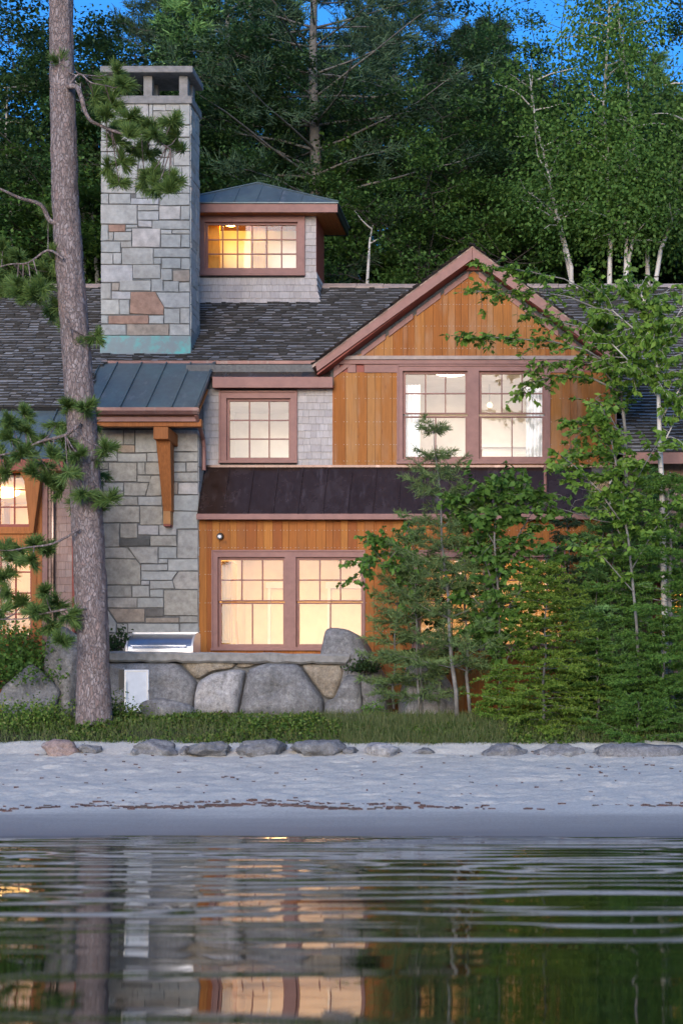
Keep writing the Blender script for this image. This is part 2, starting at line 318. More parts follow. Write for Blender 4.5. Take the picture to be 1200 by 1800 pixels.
# lake
t = NT('lake'); v = t.coords((.55, 5.0, 1), rnd=False); n = t.noise(v, 1.5, 3, .5)
t.bsdf((.005, .008, .004), .008, t.bump(n, .10, .006), 0, .5).inputs['IOR'].default_value = 1.333; M['lake'] = t.m

# ------------------------------------------------------------------ terrain, beach, lake
def ground_z(Y):
    return np.interp(Y, [-5.2, -4.75, -4.2, -3.4, -2.4, 0, 6, 14, 40, 120, 400], [.80, 1.07, 1.26, 1.40, 1.56, 1.66, 1.9, 3.2, 6.5, 14, 22])
xs = np.concatenate([[-400, -150, -60, -30], np.arange(-16, 8.01, .2), [20, 45, 120, 400]])
ys = np.concatenate([np.arange(-5.3, -1, .1), np.arange(-1, 6, .5), np.arange(6, 40, 2.), [60, 120, 250, 400]])
X, Y = np.meshgrid(xs, ys); Z = ground_z(Y) + .10 * (vnoise(X * 1.3, Y * 1.3, 3) - .5) + .05 * (vnoise(X * 5, Y * 5, 5) - .5) + np.where(Y < -4.6, -.03, 0)
grid_mesh('ground', X, Y, Z, M['soil'])
def beach_z(X, Y):
    z = np.interp(Y, [-40, -16, -12.25, -10.5, -8, -6.2, -5.4, -4.9, -4.2], [-3.2, -.5, 0, .24, .58, .79, .92, 1.08, 1.14])
    amp = np.clip((z - .2) / .2, 0, 1)
    z = z + amp * (.04 * (vnoise(X * 1.1, Y * 1.8, 1) - .5) + .028 * (vnoise(X * 4.5, Y * 5, 2) - .5) + .02 * (vnoise(X * 13, Y * 13, 8) - .5))
    return z + (1 - amp) * (.014 * (vnoise(X * .5, Y * 2, 9) - .5) + .05 * (vnoise(X * .22 + 3, X * 0 + 1.5, 17) - .5) + .012 * (vnoise(X * 1.1, X * 0 + .5, 18) - .5))
xs = np.concatenate([[-300, -80, -30, -18], np.arange(-13.5, 4.01, .06), [9, 20, 60, 300]])
ys = np.concatenate([[-40, -25, -18], np.arange(-14, -4.2, .06)])
X, Y = np.meshgrid(xs, ys); Z = beach_z(X, Y)
r2 = np.random.default_rng(21)
for k in range(700):                       # footprints
    cx, cy, a = r2.uniform(-12, 3), r2.uniform(-10.2, -5.2), r2.uniform(-.6, .6)
    i0 = np.searchsorted(xs, cx - .4); i1 = np.searchsorted(xs, cx + .4); j0 = np.searchsorted(ys, cy - .4); j1 = np.searchsorted(ys, cy + .4)
    dx = X[j0:j1, i0:i1] - cx; dy = Y[j0:j1, i0:i1] - cy; u = dx * math.cos(a) + dy * math.sin(a); w = -dx * math.sin(a) + dy * math.cos(a)
    q = (u / .11) ** 2 + (w / .06) ** 2
    Z[j0:j1, i0:i1] += r2.uniform(.004, .022) * (-np.exp(-q) + .55 * np.exp(-(np.sqrt(q) - 1.7) ** 2 * 3))
grid_mesh('beach', X, Y, Z, M['sand'])

xs = np.concatenate([[-400, -150, -60, -25], np.arange(-13, 4.01, .2), [15, 50, 150, 400]])
ys = np.concatenate([[-500, -120, -60, -34], np.arange(-27, -11.4, .025)])
X, Y = np.meshgrid(xs, ys); Z = np.zeros_like(X)
r3 = np.random.default_rng(5); yc = -12.6
while yc > -26.5:                          # long low wavelets running in to the beach
    d = -12.4 - yc
    w = .06 + .010 * d; a = (.0050 + .0006 * d) * r3.uniform(.3, 1.3)
    line = yc + .5 * (vnoise(X * .25, X * 0 + yc, 11) - .5) + .26 * (vnoise(X * .9, X * 0 + yc, 12) - .5)
    am = a * np.clip(2.2 * vnoise(X * .5 + 9, X * 0 + yc * 3, 13) - .5, 0, 2)
    Z += am * np.exp(-((Y - line) / w) ** 2)
    yc -= (.16 + .06 * max(d, 0)) * r3.uniform(.65, 1.4)
fade = np.clip((Y + 25.0) / 5, 0.08, 1)
Z += .0066 * np.sin(Y * 10.5 + 13 * vnoise(X * .8, Y * .5, 14)) * fade * (.15 + 1.3 * vnoise(X * .7, Y * .9, 15) ** 1.5)
Z += .0010 * np.sin(Y * 24 + X * 1.3 + 11 * vnoise(X * .9, Y * 1.2, 19)) * fade * (.2 + 1.2 * vnoise(X * 1.1, Y * 1.3, 20))
grid_mesh('lake_water', X, Y, Z, M['lake'])

# ------------------------------------------------------------------ the house
HX, HZ = PX(600, 0), 1.6
house = empty('lake_house', (HX, 0, HZ), 'shingled lake house with stone chimney, copper roofs and cedar plank gable', 'house')
SL = .78; zR = lambda Y: 7.676 + SL * Y
RIDGE_Y = 3.0
GX, GZ, GSL = PX(830, -.3), PZ(436, -.3), .746          # cross gable apex
GL, GR = PX(587, 0), PX(1080, 0)                        # its wall
zG = lambda x: GZ - GSL * abs(x - GX)
XS0, XS1 = -8.75, -6.72                                 # copper shed over the stone breast
LOWX = 0.45

def holes_boxes(mb, x0, x1, z0, z1, holes, y0, y1):
    xs_ = sorted({x0, x1, *[min(max(v, x0), x1) for h in holes for v in h[:2]]}); zs_ = sorted({z0, z1, *[min(max(v, z0), z1) for h in holes for v in h[2:]]})
    for a, b in zip(xs_, xs_[1:]):
        run = None
        for c, d in zip(zs_, zs_[1:]):
            mx_, mz = (a + b) / 2, (c + d) / 2
            if any(h[0] < mx_ < h[1] and h[2] < mz < h[3] for h in holes):
                if run is not None: mb.box(a, b, y0, y1, run, c); run = None
            elif run is None: run = c
        if run is not None: mb.box(a, b, y0, y1, run, z1)
    return mb

# --- roof decks and shingle courses
def shingle_courses(pt, u_range, rows, e, keep=None, seed=1, wmin=.09, wmax=.2, thick=.042):
    """pt(u, s, h): u along the course, s up the slope, h above it"""
    r = random.Random(seed); V = []
    for k in range(rows):
        s0 = k * e; a, b = u_range(s0); u = a - r.uniform(0, .1)
        while u < b:
            w = r.uniform(wmin, wmax); u1 = u + w - .004
            if keep is None or keep(u + w / 2, s0):
                j = r.uniform(-.012, .012); t_ = thick * r.uniform(.7, 1.5); s1 = s0 + e * 1.25
                V.append((pt(u, s0 + j, .0), pt(u1, s0 + j, .0), pt(u1, s0 + j, t_), pt(u, s0 + j, t_), pt(u1, s1, .001), pt(u, s1, .001)))
            u += w
    return V
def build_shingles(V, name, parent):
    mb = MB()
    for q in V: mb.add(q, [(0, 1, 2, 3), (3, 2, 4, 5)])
    o = mb.build(name, M['roof_shingle'], parent, kind='stuff'); o.data.materials.append(M['shingle_butt_shade'])
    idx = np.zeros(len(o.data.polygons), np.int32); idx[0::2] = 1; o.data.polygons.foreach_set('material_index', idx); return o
cs, sn = 1 / math.hypot(1, SL), SL / math.hypot(1, SL)
def main_pt(Y0):
    return lambda u, s, h: (u, Y0 + s * cs - h * sn, zR(Y0 + s * cs) + h * cs + .012)
E_SH = .115
roof_root = empty('roof', (HX, RIDGE_Y, zR(RIDGE_Y)), parent=house)
def rows_for(Y0): return int((RIDGE_Y - Y0) / cs / E_SH)
cup = (PX(344, 2.33), PX(556, 2.33))
V = shingle_courses(main_pt(-1.12), lambda s: (-12.5, XS0), rows_for(-1.12), E_SH, None, 1)
def keep_mid(u, s):
    Yq = .3 + s * cs
    return (zR(Yq) > zG(u) - .02 or u < GX - 3.2) and not (cup[0] < u < cup[1] - .05 and Yq > 2.36)
V += shingle_courses(main_pt(.3), lambda s: (XS0, LOWX), rows_for(.3), E_SH, keep_mid, 2)
V += shingle_courses(main_pt(-2.4), lambda s: (LOWX, 4.5), rows_for(-2.4), E_SH, None, 3)
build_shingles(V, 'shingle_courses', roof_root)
d = MB()
d.slab((-12.5, -1.12, zR(-1.12)), (XS0, -1.12, zR(-1.12)), (XS0, RIDGE_Y, zR(RIDGE_Y)), (-12.5, RIDGE_Y, zR(RIDGE_Y)), .12)
d.slab((XS0, .28, zR(.28)), (GX - 3.0, .28, zR(.28)), (GX - 3.0, RIDGE_Y, zR(RIDGE_Y)), (XS0, RIDGE_Y, zR(RIDGE_Y)), .12)
d.slab((LOWX, -2.4, zR(-2.4)), (4.5, -2.4, zR(-2.4)), (4.5, RIDGE_Y, zR(RIDGE_Y)), (LOWX, RIDGE_Y, zR(RIDGE_Y)), .12)
yv = lambda x: (zG(x) - 7.676) / SL
a = GX - 3.0; b = LOWX
for x0, x1 in ((a, GX), (GX, b)):
    d.add([(x0, yv(x0), zR(yv(x0))), (x1, yv(x1), zR(yv(x1))), (x1, RIDGE_Y, zR(RIDGE_Y)), (x0, RIDGE_Y, zR(RIDGE_Y))], [(0, 1, 2, 3)])
d.slab((-12.5, RIDGE_Y, zR(RIDGE_Y)), (4.5, RIDGE_Y, zR(RIDGE_Y)), (4.5, 7.2, 6.8), (-12.5, 7.2, 6.8), .12)
d.build('roof_deck', M['steel_dark'], roof_root)
x = -12.5
while x < 4.5:                                # ridge boards end to end
    w = U(.5, .9); m = MB()
    if not (cup[0] - .1 < x + w / 2 < cup[1] + .0):
        z = zR(RIDGE_Y) + U(.018, .03)
        m.prism_x([(RIDGE_Y - .13, z - .10), (RIDGE_Y - .12, z - .055), (RIDGE_Y, z + .035), (RIDGE_Y + .12, z - .055), (RIDGE_Y + .13, z - .10), (RIDGE_Y, z - .01)][::-1], x, x + w - .008)
        m.build('ridge_cap', M['ridge'], roof_root)
    x += w
MB().box(XS0 + .02, PX(560, .3), .255, .285, zR(.3) - .035, zR(.3) + .022).build('drip_edge', M['copper_gutter'], roof_root)

# --- cross gable roof, rakes
gb = empty('gable', (GX, 0, 5.9), parent=house)
def gable_pt(sgn):
    L = math.hypot(1, GSL); c_, s_ = 1 / L, GSL / L
    XE = GX + sgn * 2.78; ZE = zG(XE) + .03
    return lambda u, s, h: (XE - sgn * s * c_ + sgn * h * s_, u, ZE + s * s_ + h * c_)
V = []
for sg in (-1, 1):
    XE = 2.78
    V += shingle_courses(gable_pt(sg), lambda s: (-.36, 2.9), int(2.78 * math.hypot(1, GSL) / .1) + 1, .1, lambda u, s, sg=sg: zR(u) < zG(GX + 2.78 - s / math.hypot(1, GSL)) + .3, 4 + sg, thick=.026)
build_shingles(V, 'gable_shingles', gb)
m = MB()
for sg in (-1, 1):
    m.prism_x([(0, 0)] * 3, 0, 0) if False else None
    q = [(GX, GZ + .03), (GX + sg * 2.78, zG(GX + 2.78) + .03), (GX + sg * 2.78, zG(GX + 2.78) - .02), (GX, GZ - .02)]
    m.prism(q if sg < 0 else q[::-1], -.33, 2.8)
m.build('gable_deck', M['ridge'], gb)
zt = lambda px, py: (PX(px, -.3), PZ(py, -.3))
m = MB(); m.prism([zt(555, 641), zt(557.5, 654), zt(829.8, 457), zt(829.8, 436.5)], -.345, -.30); m.build('rake_board', M['trim'], gb, bevel=.004)
m = MB(); m.prism([zt(830.2, 436.5), zt(830.2, 457), zt(1102.5, 654), zt(1105, 641)], -.345, -.30); m.build('rake_board', M['trim'], gb, bevel=.004)
MB().prism([zt(816, 468), zt(844, 468), zt(830, 455)], -.06, .05).build('apex_block', M['trim_red'], gb)
sof = MB()
for sg in (-1, 1):
    q = [(GX, GZ - .19), (GX + sg * 2.7, zG(GX + 2.7) - .19), (GX + sg * 2.7, zG(GX + 2.7) - .16), (GX, GZ - .16)]
    sof.prism(q if sg < 0 else q[::-1], -.30, .02)
sof.build('soffit', M['trim_red'], gb)
# frieze boards under the rake, with gaps like dentils
fz = lambda x: zG(x) - .285
def frieze(xa, xb):
    for lo, hi in ((xa, xb),):
        p = [(lo, fz(lo) + .015), (lo, fz(lo) - .085), (hi, fz(hi) - .085), (hi, fz(hi) + .015)]
        MB().prism(p, -.055, .0).build('frieze_board', M['trim'], gb, bevel=.003)
step = .485
for k in range(5):
    frieze(GX - .06 - (k + 1) * step + .03, GX - .06 - k * step - .03); frieze(GX + .06 + k * step + .03, GX + .06 + (k + 1) * step - .03)
NX0, NX1 = PX(590, 0), PX(1076, 0)
m = MB(); m.box(PX(580, 0), PX(1082, 0), -.10, .0, PZ(634, 0), PZ(627.5, 0)); m.build('drip_cap', M['ridge'], gb, bevel=.004)
m = MB(); m.box(PX(583, 0), PX(1080, 0), -.075, .0, PZ(641.5, 0), PZ(634.3, 0)); m.build('trim_band', M['trim'], gb, bevel=.003)
for (a, b, mt_, dy) in ((587, 597, 'trim', .05), (597.5, 611, 'trim_red', .02), (611.5, 626, 'trim', .05), (626.5, 640, 'trim_red', .02), (640.5, 698, 'trim', .05), (966, 1024, 'trim', .05), (1024.5, 1037, 'trim_red', .02), (1037.5, 1052, 'trim', .05), (1052.5, 1066, 'trim_red', .02), (1066.5, 1080, 'trim', .05)):
    MB().box(PX(a, 0), PX(b, 0), -dy, .0, PZ(656, 0), PZ(641.8, 0)).build('frieze_block', M[mt_], gb, bevel=.003)

# --- cedar boards
def planks(parent, x0, x1, zlo, zhi, holes, y, mat, wmin, wmax, nail_rows, seed, th=.028):
    r = random.Random(seed); cuts = [x0]; marks = sorted({v for h in holes for v in h[:2] if x0 < v < x1} | {x1})
    x = x0
    while x < x1 - 1e-4:
        w = r.uniform(wmin, wmax); nx = x + w
        for mk in marks:
            if x < mk and nx > mk - wmin * .7: nx = mk; break
        cuts.append(nx); x = nx
    nails = MB()
    for a, b in zip(cuts, cuts[1:]):
        xm = (a + b) / 2; g = .0022; dy = r.uniform(-.006, .006)
        segs = [(zlo, None)]
        hs = sorted([h for h in holes if h[0] < xm < h[1]], key=lambda h: h[2]); lo = zlo; out = []
        for h in hs: out.append((lo, h[2], False)); lo = h[3]
        out.append((lo, None, True))
        for lo_, hi_, top in out:
            za, zb = (zhi(a), zhi(b)) if top else (hi_, hi_)
            if min(za, zb) - lo_ < .02 and max(za, zb) - lo_ < .06: continue
            p = [(a + g, lo_), (b - g, lo_), (b - g, max(zb, lo_ + .002)), (a + g, max(za, lo_ + .002))]
            if top and a < GX < b and za != zb: p.insert(3, (GX, zhi(GX)))
            MB().prism(p, y - th + dy, y).build('plank', M[mat], parent, origin=(xm, y, lo_))
            for nz in nail_rows:
                if lo_ + .02 < nz < min(za, zb) - .02:
                    for nx in (a + .028, b - .028):
                        q = .0065; nails.add([(nx - q, y - th + dy - .001, nz - q), (nx + q, y - th + dy - .001, nz - q), (nx + q, y - th + dy - .001, nz + q), (nx - q, y - th + dy - .001, nz + q), (nx, y - th + dy - .006, nz)], [(0, 1, 4), (1, 2, 4), (2, 3, 4), (3, 0, 4)])
    if nails.v: nails.build('nail_heads', M['nail'], parent, kind='stuff')
gw = empty('gable_wall', (GX, 0, 5.9), parent=house)
zb = PZ(626, 0)
planks(gw, GX - 2.2, GX + 2.2, zb, lambda x: max(zb, fz(x) - .04), [], 0, 'cedar', .08, .18, [PZ(v, 0) for v in (613, 574, 536, 498)], 5)
UW = (PX(699, 0), PX(965.5, 0), PZ(815.5, 0), PZ(643, 0))           # upper window pair casing
planks(gw, GL, GR, PZ(819, 0), lambda x: PZ(655, 0), [UW], 0, 'cedar', .11, .23, [PZ(v, 0) for v in (663, 701, 742, 782, 811)], 6)
SW = (PX(387, 0), PX(522, 0), PZ(814, 0), PZ(689, 0))               # small window casing
WL = PX(357, 0)
m = MB(); holes_boxes(m, WL - .3, GR, PZ(835, 0), PZ(641, 0), [SW, UW], .001, .16)
m.add([(GX - 2.45, .001, PZ(641, 0)), (GX + 2.45, .001, PZ(641, 0)), (GX, .001, zG(GX) - .2), (GX - 2.45, .16, PZ(641, 0)), (GX + 2.45, .16, PZ(641, 0)), (GX, .16, zG(GX) - .2)], [(0, 1, 2), (5, 4, 3)])
m.build('sheathing', M['mortar'], gw)
MB().box(GR, GR + .03, -.03, 1.6, PZ(835, 0), PZ(655, 0)).build('corner_board', M['wall_shingle_red'], gw)
MB().box(GL - .022, GL - .001, -.03, 0, PZ(819, 0), PZ(684, 0)).build('corner_board', M['timber'], gw)

# --- shingled walls, one piece per shingle
def wall_shingles(parent, x0, x1, z0, z1, holes, y, mat, seed, e=.124, wmin=.09, wmax=.19):
    r = random.Random(seed); z = z0; row = 0
    while z < z1 - .02:
        zt_ = min(z + e, z1); spans = [(x0, x1)]
        for h in holes:
            if h[2] < z + e * .5 < h[3]:
                spans = [s for a, b in spans for s in (((a, min(b, h[0])), (max(a, h[1]), b)) if h[0] < b and h[1] > a else ((a, b),)) if s[1] - s[0] > .015]
        for a, b in spans:
            x = a
            while x < b - 1e-4:
                w = r.uniform(wmin, wmax); nx = x + w
                if nx > b - .05: nx = b
                t_ = r.uniform(.014, .022); j = r.uniform(-.004, .004) if z > z0 else 0; zz = min(zt_ + .012, z1)
                m = MB(); m.prism_x([(y - t_, z + j), (y, z + j), (y, zz), (y - .004, zz)], x + .0015, nx - .0015)
                m.build('shingle', M[mat], parent, origin=((x + nx) / 2, y, z)); x = nx
        z += e
sw = empty('shingle_wall', (PX(470, 0), 0, PZ(820, 0)), parent=house)
wall_shingles(sw, WL, GL - .024, PZ(819.5, 0), PZ(684, 0), [SW], 0, 'wall_shingle', 3)
# eave over the small window
m = MB(); m.slab((XS1, -.17, zR(-.17)), (GL - .06, -.17, zR(-.17)), (GL - .06, .31, zR(.31) - .01), (XS1, .31, zR(.31) - .01), .05); m.build('copper_apron', M['copper_bronze'], house, bevel=.003)
MB().box(PX(374, -.17), PX(585, -.17), -.20, -.16, PZ(682, -.17), PZ(663, -.17)).build('fascia', M['trim'], house, bevel=.004)
MB().box(PX(374, -.17), PX(585, -.17), -.16, .0, PZ(680, -.17), PZ(676, -.17)).build('soffit', M['trim_red'], house)

# --- windows
WIN = []
def window(name_label, Y, outer, units, panes_tilt=.0016, mat='trim', sash=None, recess=.05):
    sash = sash or mat; ox0, ox1, oz0, oz1 = outer
    w = empty('window', ((ox0 + ox1) / 2, Y, oz0), parent=house); w['label'] = name_label
    uo = []; fw = .042
    for gx0, gx1, rows in units:
        uo.append((PX(gx0, Y) - fw, PX(gx1, Y) + fw, PZ(rows[-1][1], Y) - fw * 1.3, PZ(rows[0][0], Y) + fw))
    m = MB(); holes_boxes(m, ox0, ox1, oz0, oz1, uo, Y - .045, Y + .12); m.build('casing', M[mat], w)
    for (a, b, c, d_) in ((ox0 - .012, ox0 + .018, oz0, oz1 + .012), (ox1 - .018, ox1 + .012, oz0, oz1 + .012), (ox0 + .0185, ox1 - .0185, oz1 - .02, oz1 + .012)):
        MB().box(a, b, Y - .062, Y - .03, c, d_).build('back_band', M[mat], w, bevel=.004)
    MB().box(ox0 - .02, ox1 + .02, Y - .085, Y - .0455, oz0 - .012, oz0 + .032).build('sill', M[mat], w, bevel=.005)
    for (gx0, gx1, rows), (ua, ub, uc, ud) in zip(units, uo):
        for ri, (gy0, gy1, nc, nr) in enumerate(rows):
            x0, x1, z0, z1 = PX(gx0, Y), PX(gx1, Y), PZ(gy1, Y), PZ(gy0, Y); off = recess + (.02 if ri else 0)
            top = ud if ri == 0 else z1 + .02; bot = uc if ri == len(rows) - 1 else z0 - .022
            m = MB(); holes_boxes(m, ua, ub, bot, top, [(x0, x1, z0, z1)], Y + off - .03, Y + off + .018); m.build('sash', M[sash], w)
            mg = MB(); t_ = .0105
            for k in range(1, nc): xc = x0 + (x1 - x0) * k / nc; mg.box(xc - t_, xc + t_, Y + off - .016, Y + off + .012, z0, z1)
            for k in range(1, nr): zc = z0 + (z1 - z0) * k / nr; mg.box(x0, x1, Y + off - .0155, Y + off + .0115, zc - t_, zc + t_)
            if mg.v: mg.build('muntin_grid', M[sash], w)
            for i in range(nc):
                for j in range(nr):
                    a, b = x0 + (x1 - x0) * i / nc, x0 + (x1 - x0) * (i + 1) / nc; c, d_ = z0 + (z1 - z0) * j / nr, z0 + (z1 - z0) * (j + 1) / nr
                    tx, tz = U(-1, 1) * panes_tilt * (b - a), U(-1, 1) * panes_tilt * (d_ - c); yy = Y + off
                    MB().add([(a, yy - tx - tz, c), (b, yy + tx - tz, c), (b, yy + tx + tz, d_), (a, yy - tx + tz, d_)], [(0, 1, 2, 3)]).build('pane', M['glass'], w)
    WIN.append(outer); return w
window('paired upper window in the cedar gable', 0, UW, [(712, 817, [(657, 725, 3, 2), (733, 802, 2, 1)]), (845.5, 952, [(657, 725, 3, 2), (733, 802, 2, 1)])])
window('small nine-pane window in the shingled wall', 0, SW, [(403, 507, [(705, 804, 3, 3)])])
GY = -.4
GW1 = (PX(374, GY), PX(641, GY), PZ(1143, GY), PZ(968.5, GY)); GW2 = (PX(725, GY), PX(992, GY), PZ(1143, GY), PZ(968.5, GY))
window('paired ground floor window beside the stone breast', GY, GW1, [(388, 497, [(984, 1054.5, 3, 2), (1061, 1132, 2, 1)]), (525, 634, [(984, 1054.5, 3, 2), (1061, 1132, 2, 1)])])
window('paired ground floor window behind the saplings', GY, GW2, [(739, 848, [(984, 1054.5, 3, 2), (1061, 1132, 2, 1)]), (876, 985, [(984, 1054.5, 3, 2), (1061, 1132, 2, 1)])])

# --- ground floor cedar wall and brown copper lean-to roof
gf = empty('ground_floor_wall', (PX(690, GY), GY, 1.6), parent=house)
GX0, GX1 = PX(349, GY), PX(1046, GY); gz0, gz1 = 1.62, PZ(913, GY)
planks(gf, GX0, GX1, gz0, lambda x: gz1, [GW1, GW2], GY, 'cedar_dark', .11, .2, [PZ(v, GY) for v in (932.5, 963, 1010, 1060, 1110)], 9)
m = MB(); holes_boxes(m, GX0, GX1, 1.5, 5.12, [GW1, GW2], GY + .001, GY + .15); m.build('sheathing', M['mortar'], gf)
MB().box(GX1, GX1 + .1, GY - .02, .6, 1.5, 5.1).build('corner_board', M['cedar_dark'], gf)
for xx in (PX(347, -.57) + .004, PX(1038, -.57) - .024): MB().prism_x([(-.52, 5.05), (.0, 5.05), (.0, PZ(824, 0))], xx, xx + .02).build('end_cheek', M['cedar_dark'], gf)
BT, BB, BYF = PZ(821, 0), PZ(904, -.57), -.57
lr = empty('lean_to_roof', (PX(690, 0), 0, BB), parent=house)
xa, xb = PX(347, -.57), PX(1038, -.57)
m = MB(); m.slab((xa, BYF, BB), (xb, BYF, BB), (xb, .0, BT), (xa, .0, BT), .03); m.build('copper_sheet', M['copper_brown'], lr)
k = 0; x = xa + .01
nrm = Vector((0, -(BT - BB), -BYF)).normalized()
while x < xb:
    a_ = Vector((x, BYF, BB)); b_ = Vector((x, -.005, BT)); h_ = nrm * .022
    m = MB(); m.hexa([a_ + Vector((-.007, 0, 0)), a_ + Vector((.007, 0, 0)), b_ + Vector((.007, 0, 0)), b_ + Vector((-.007, 0, 0)), a_ + Vector((-.007, 0, 0)) + h_, a_ + Vector((.007, 0, 0)) + h_, b_ + Vector((.007, 0, 0)) + h_, b_ + Vector((-.007, 0, 0)) + h_])
    m.build('standing_seam', M['copper_brown'], lr); x += .43
MB().box(xa - .01, xb + .01, BYF - .035, BYF + .0, PZ(913.5, -.57), PZ(903.5, -.57)).build('fascia', M['trim'], lr, bevel=.004)
MB().box(xa, xb, BYF, GY + .01, PZ(912, -.57), PZ(909.5, -.57)).build('soffit', M['trim_red'], lr)
MB().box(xa, PX(1080, 0), -.035, .0, BT - .01, BT + .03).build('flashing', M['copper_brown'], lr)
MB().tube([P(957.5, 818, -.07), P(957.5, 866, -.30)], .028, 8).build('downspout', M['trim'], lr)
# round wall light
wlp = P(388, 943, GY - .03); m = MB(); m.tube([wlp + Vector((0, 0, 0)), wlp + Vector((0, -.03, 0)), wlp + Vector((0, -.09, -.01))], [.06, .06, .052], 16)
wlight = m.build('wall_light', M['black_metal'], house, smooth=False); MB().tube([wlp + Vector((0, -.0905, -.01)), wlp + Vector((0, -.094, -.01))], [.034, .025], 12).build('lens', M['lens'], wlight)

# --- stonework
def stone_piece(parent, poly, mp, mat, bulge=.012, gap=.0016, r=random):
    n = len(poly); c = Vector((sum(p[0] for p in poly) / n, sum(p[1] for p in poly) / n))
    pts = []
    for i in range(n):
        a = Vector(poly[i]); b = Vector(poly[(i + 1) % n]); pts.append(a + Vector((r.uniform(-.006, .006), r.uniform(-.006, .006))))
        pts.append((a + b) / 2 + Vector((r.uniform(-.005, .005), r.uniform(-.005, .005))))
    def shrink(d_):
        out = []
        for p in pts:
            v_ = c - p; L = max(abs(v_.x), abs(v_.y), 1e-4)
            out.append(Vector((p.x + math.copysign(min(d_, abs(v_.x) * .6), v_.x) * (abs(v_.x) > .004), p.y + math.copysign(min(d_, abs(v_.y) * .6), v_.y) * (abs(v_.y) > .004))))
        return out
    o0, o1 = shrink(gap), shrink(gap + .005); N = len(pts); dz = r.uniform(0, bulge); tilt = (r.uniform(-.02, .02), r.uniform(-.02, .02))
    f = lambda p, h: mp(p.x, p.y, h)
    vs = [f(p, -.03) for p in o0] + [f(p, .004 + dz * .5) for p in o0] + [f(p, .014 + dz + tilt[0] * (p.x - c.x) + tilt[1] * (p.y - c.y) + r.uniform(-.003, .003)) for p in o1] + [f(c, .016 + dz + r.uniform(-.004, .006))]
    fs = []
    for i in range(N):
        j = (i + 1) % N; fs += [(i, j, N + j, N + i), (N + i, N + j, 2 * N + j, 2 * N + i), (2 * N + i, 2 * N + j, 3 * N)]
    MB().add(vs, fs).build('stone', M[mat], parent, origin=f(c, 0))
def px_poly(q, sc, ox, oy, Y):
    pts = [(q[0], q[1]), (q[2], q[1]), (q[2], q[3]), (q[0], q[3])] if len(q) == 4 else [(q[i], q[i + 1]) for i in range(0, len(q), 2)]
    return [(PX(ox + a / sc, Y), PZ(oy + b / sc, Y)) for a, b in pts][::-1]
CY = .56; CD = .66
CX0, CX1 = PX(178.5, CY), PX(334, CY)
ch = empty('chimney', ((CX0 + CX1) / 2, CY + CD / 2, 7.9), parent=house)
U3 = [(108,495,340,600),(340,495,465,620),(470,495,610,640,'stone_white'),(615,495,655,640),(660,500,790,570),(790,500,940,570),(940,495,1045,720),(660,575,935,720),
 (108,605,260,760),(265,625,465,760),(470,645,655,800),(108,765,250,880),(255,765,465,900),(470,805,760,930),(765,725,1045,850),(108,885,330,1000),(335,905,465,1040),(470,935,610,1040),(615,935,850,1060),(855,855,1045,1000),(765,855,850,930),(108,1005,290,1140),(295,1045,500,1140),(505,1045,700,1190),(705,1065,870,1190),(875,1005,1045,1150),
 (108,1145,490,1280),(495,1195,640,1290,'stone_tan'),(645,1195,850,1300),(855,1155,960,1300),(965,1155,1045,1360),(108,1285,475,1440),(480,1295,720,1490),(725,1305,960,1440),(965,1365,1045,1440),(108,1445,190,1555),(195,1445,420,1555),(425,1495,720,1560,'stone_white'),(725,1445,1045,1570)]
U4 = [(108,60,490,265),(495,65,720,125),(495,130,720,225),(725,75,945,220,'stone_white'),(950,75,1045,220),(500,228,645,295,'stone_white'),(650,228,1045,320),
 (108,270,185,440),(190,268,365,345,'stone_red'),(370,272,495,305),(370,310,432,345),(190,350,240,440),(245,350,432,440),(438,310,735,510,'stone_white'),(740,325,855,370),(860,325,1045,370),(742,375,950,512),(955,375,1045,512),
 (108,448,315,565),(320,446,432,512),(330,518,660,690),(665,520,1045,618),(108,570,235,688),(240,570,325,688),(665,623,745,690),(750,623,950,735),(955,625,1045,745),
 (108,695,440,880,'stone_white'),(445,695,735,838),(740,740,860,860),(868,752,1045,872,'stone_tan'),(445,842,635,855),
 (108,890,215,1055),(222,885,300,968,'stone_tan'),(305,860,635,968),(640,845,765,980),(768,870,930,982),(935,880,1045,982),(222,975,420,1055,'stone_white'),
 (108,1060,300,1220),(305,1060,410,1220),(425,980,675,975,770,1140,765,1225,415,1210,'stone_red'),(690,988,1045,988,1045,1148,780,1148),(775,1155,940,1315),(945,1155,1045,1315),
 (108,1228,185,1315),(190,1228,610,1318,'stone_red'),(615,1230,770,1315),(108,1325,375,1440),(380,1322,825,1440,'stone_tan'),(830,1322,1045,1440)]
rs = random.Random(11); frontc = lambda a, b, h: (a, CY - h, b)
for lst, oy in ((U3, 100), (U4, 350)):
    for q in lst:
        mt_ = q[-1] if isinstance(q[-1], str) else rs.choice(['stone'] * 11 + ['stone_warm'])
        qq = q[:-1] if isinstance(q[-1], str) else q
        stone_piece(ch, px_poly(qq, 6.0, 160, oy, CY), frontc, mt_, r=rs)
zc0, zc1 = 7.55, PZ(182, CY)
def random_ashlar(parent, u0, u1, v0, v1, mp, r, mats, flip=False):
    v = v0
    while v < v1 - .03:
        h = min(r.choice([.13, .17, .21, .26, .31]), v1 - v)
        if v1 - v - h < .08: h = v1 - v
        u = u0
        while u < u1 - .01:
            w = r.uniform(.16, .46); nu = u + w
            if nu > u1 - .13: nu = u1
            if h > .2 and r.random() < .35:
                s = h * r.uniform(.4, .6); lst = [(u, v, nu, v + s), (u, v + s, nu, v + h)]
            else: lst = [(u, v, nu, v + h)]
            for a, b, c, d_ in lst:
                p = [(a, b), (c, b), (c, d_), (a, d_)]; stone_piece(parent, p[::-1] if flip else p, mp, r.choice(mats), r=r)
            u = nu
        v += h
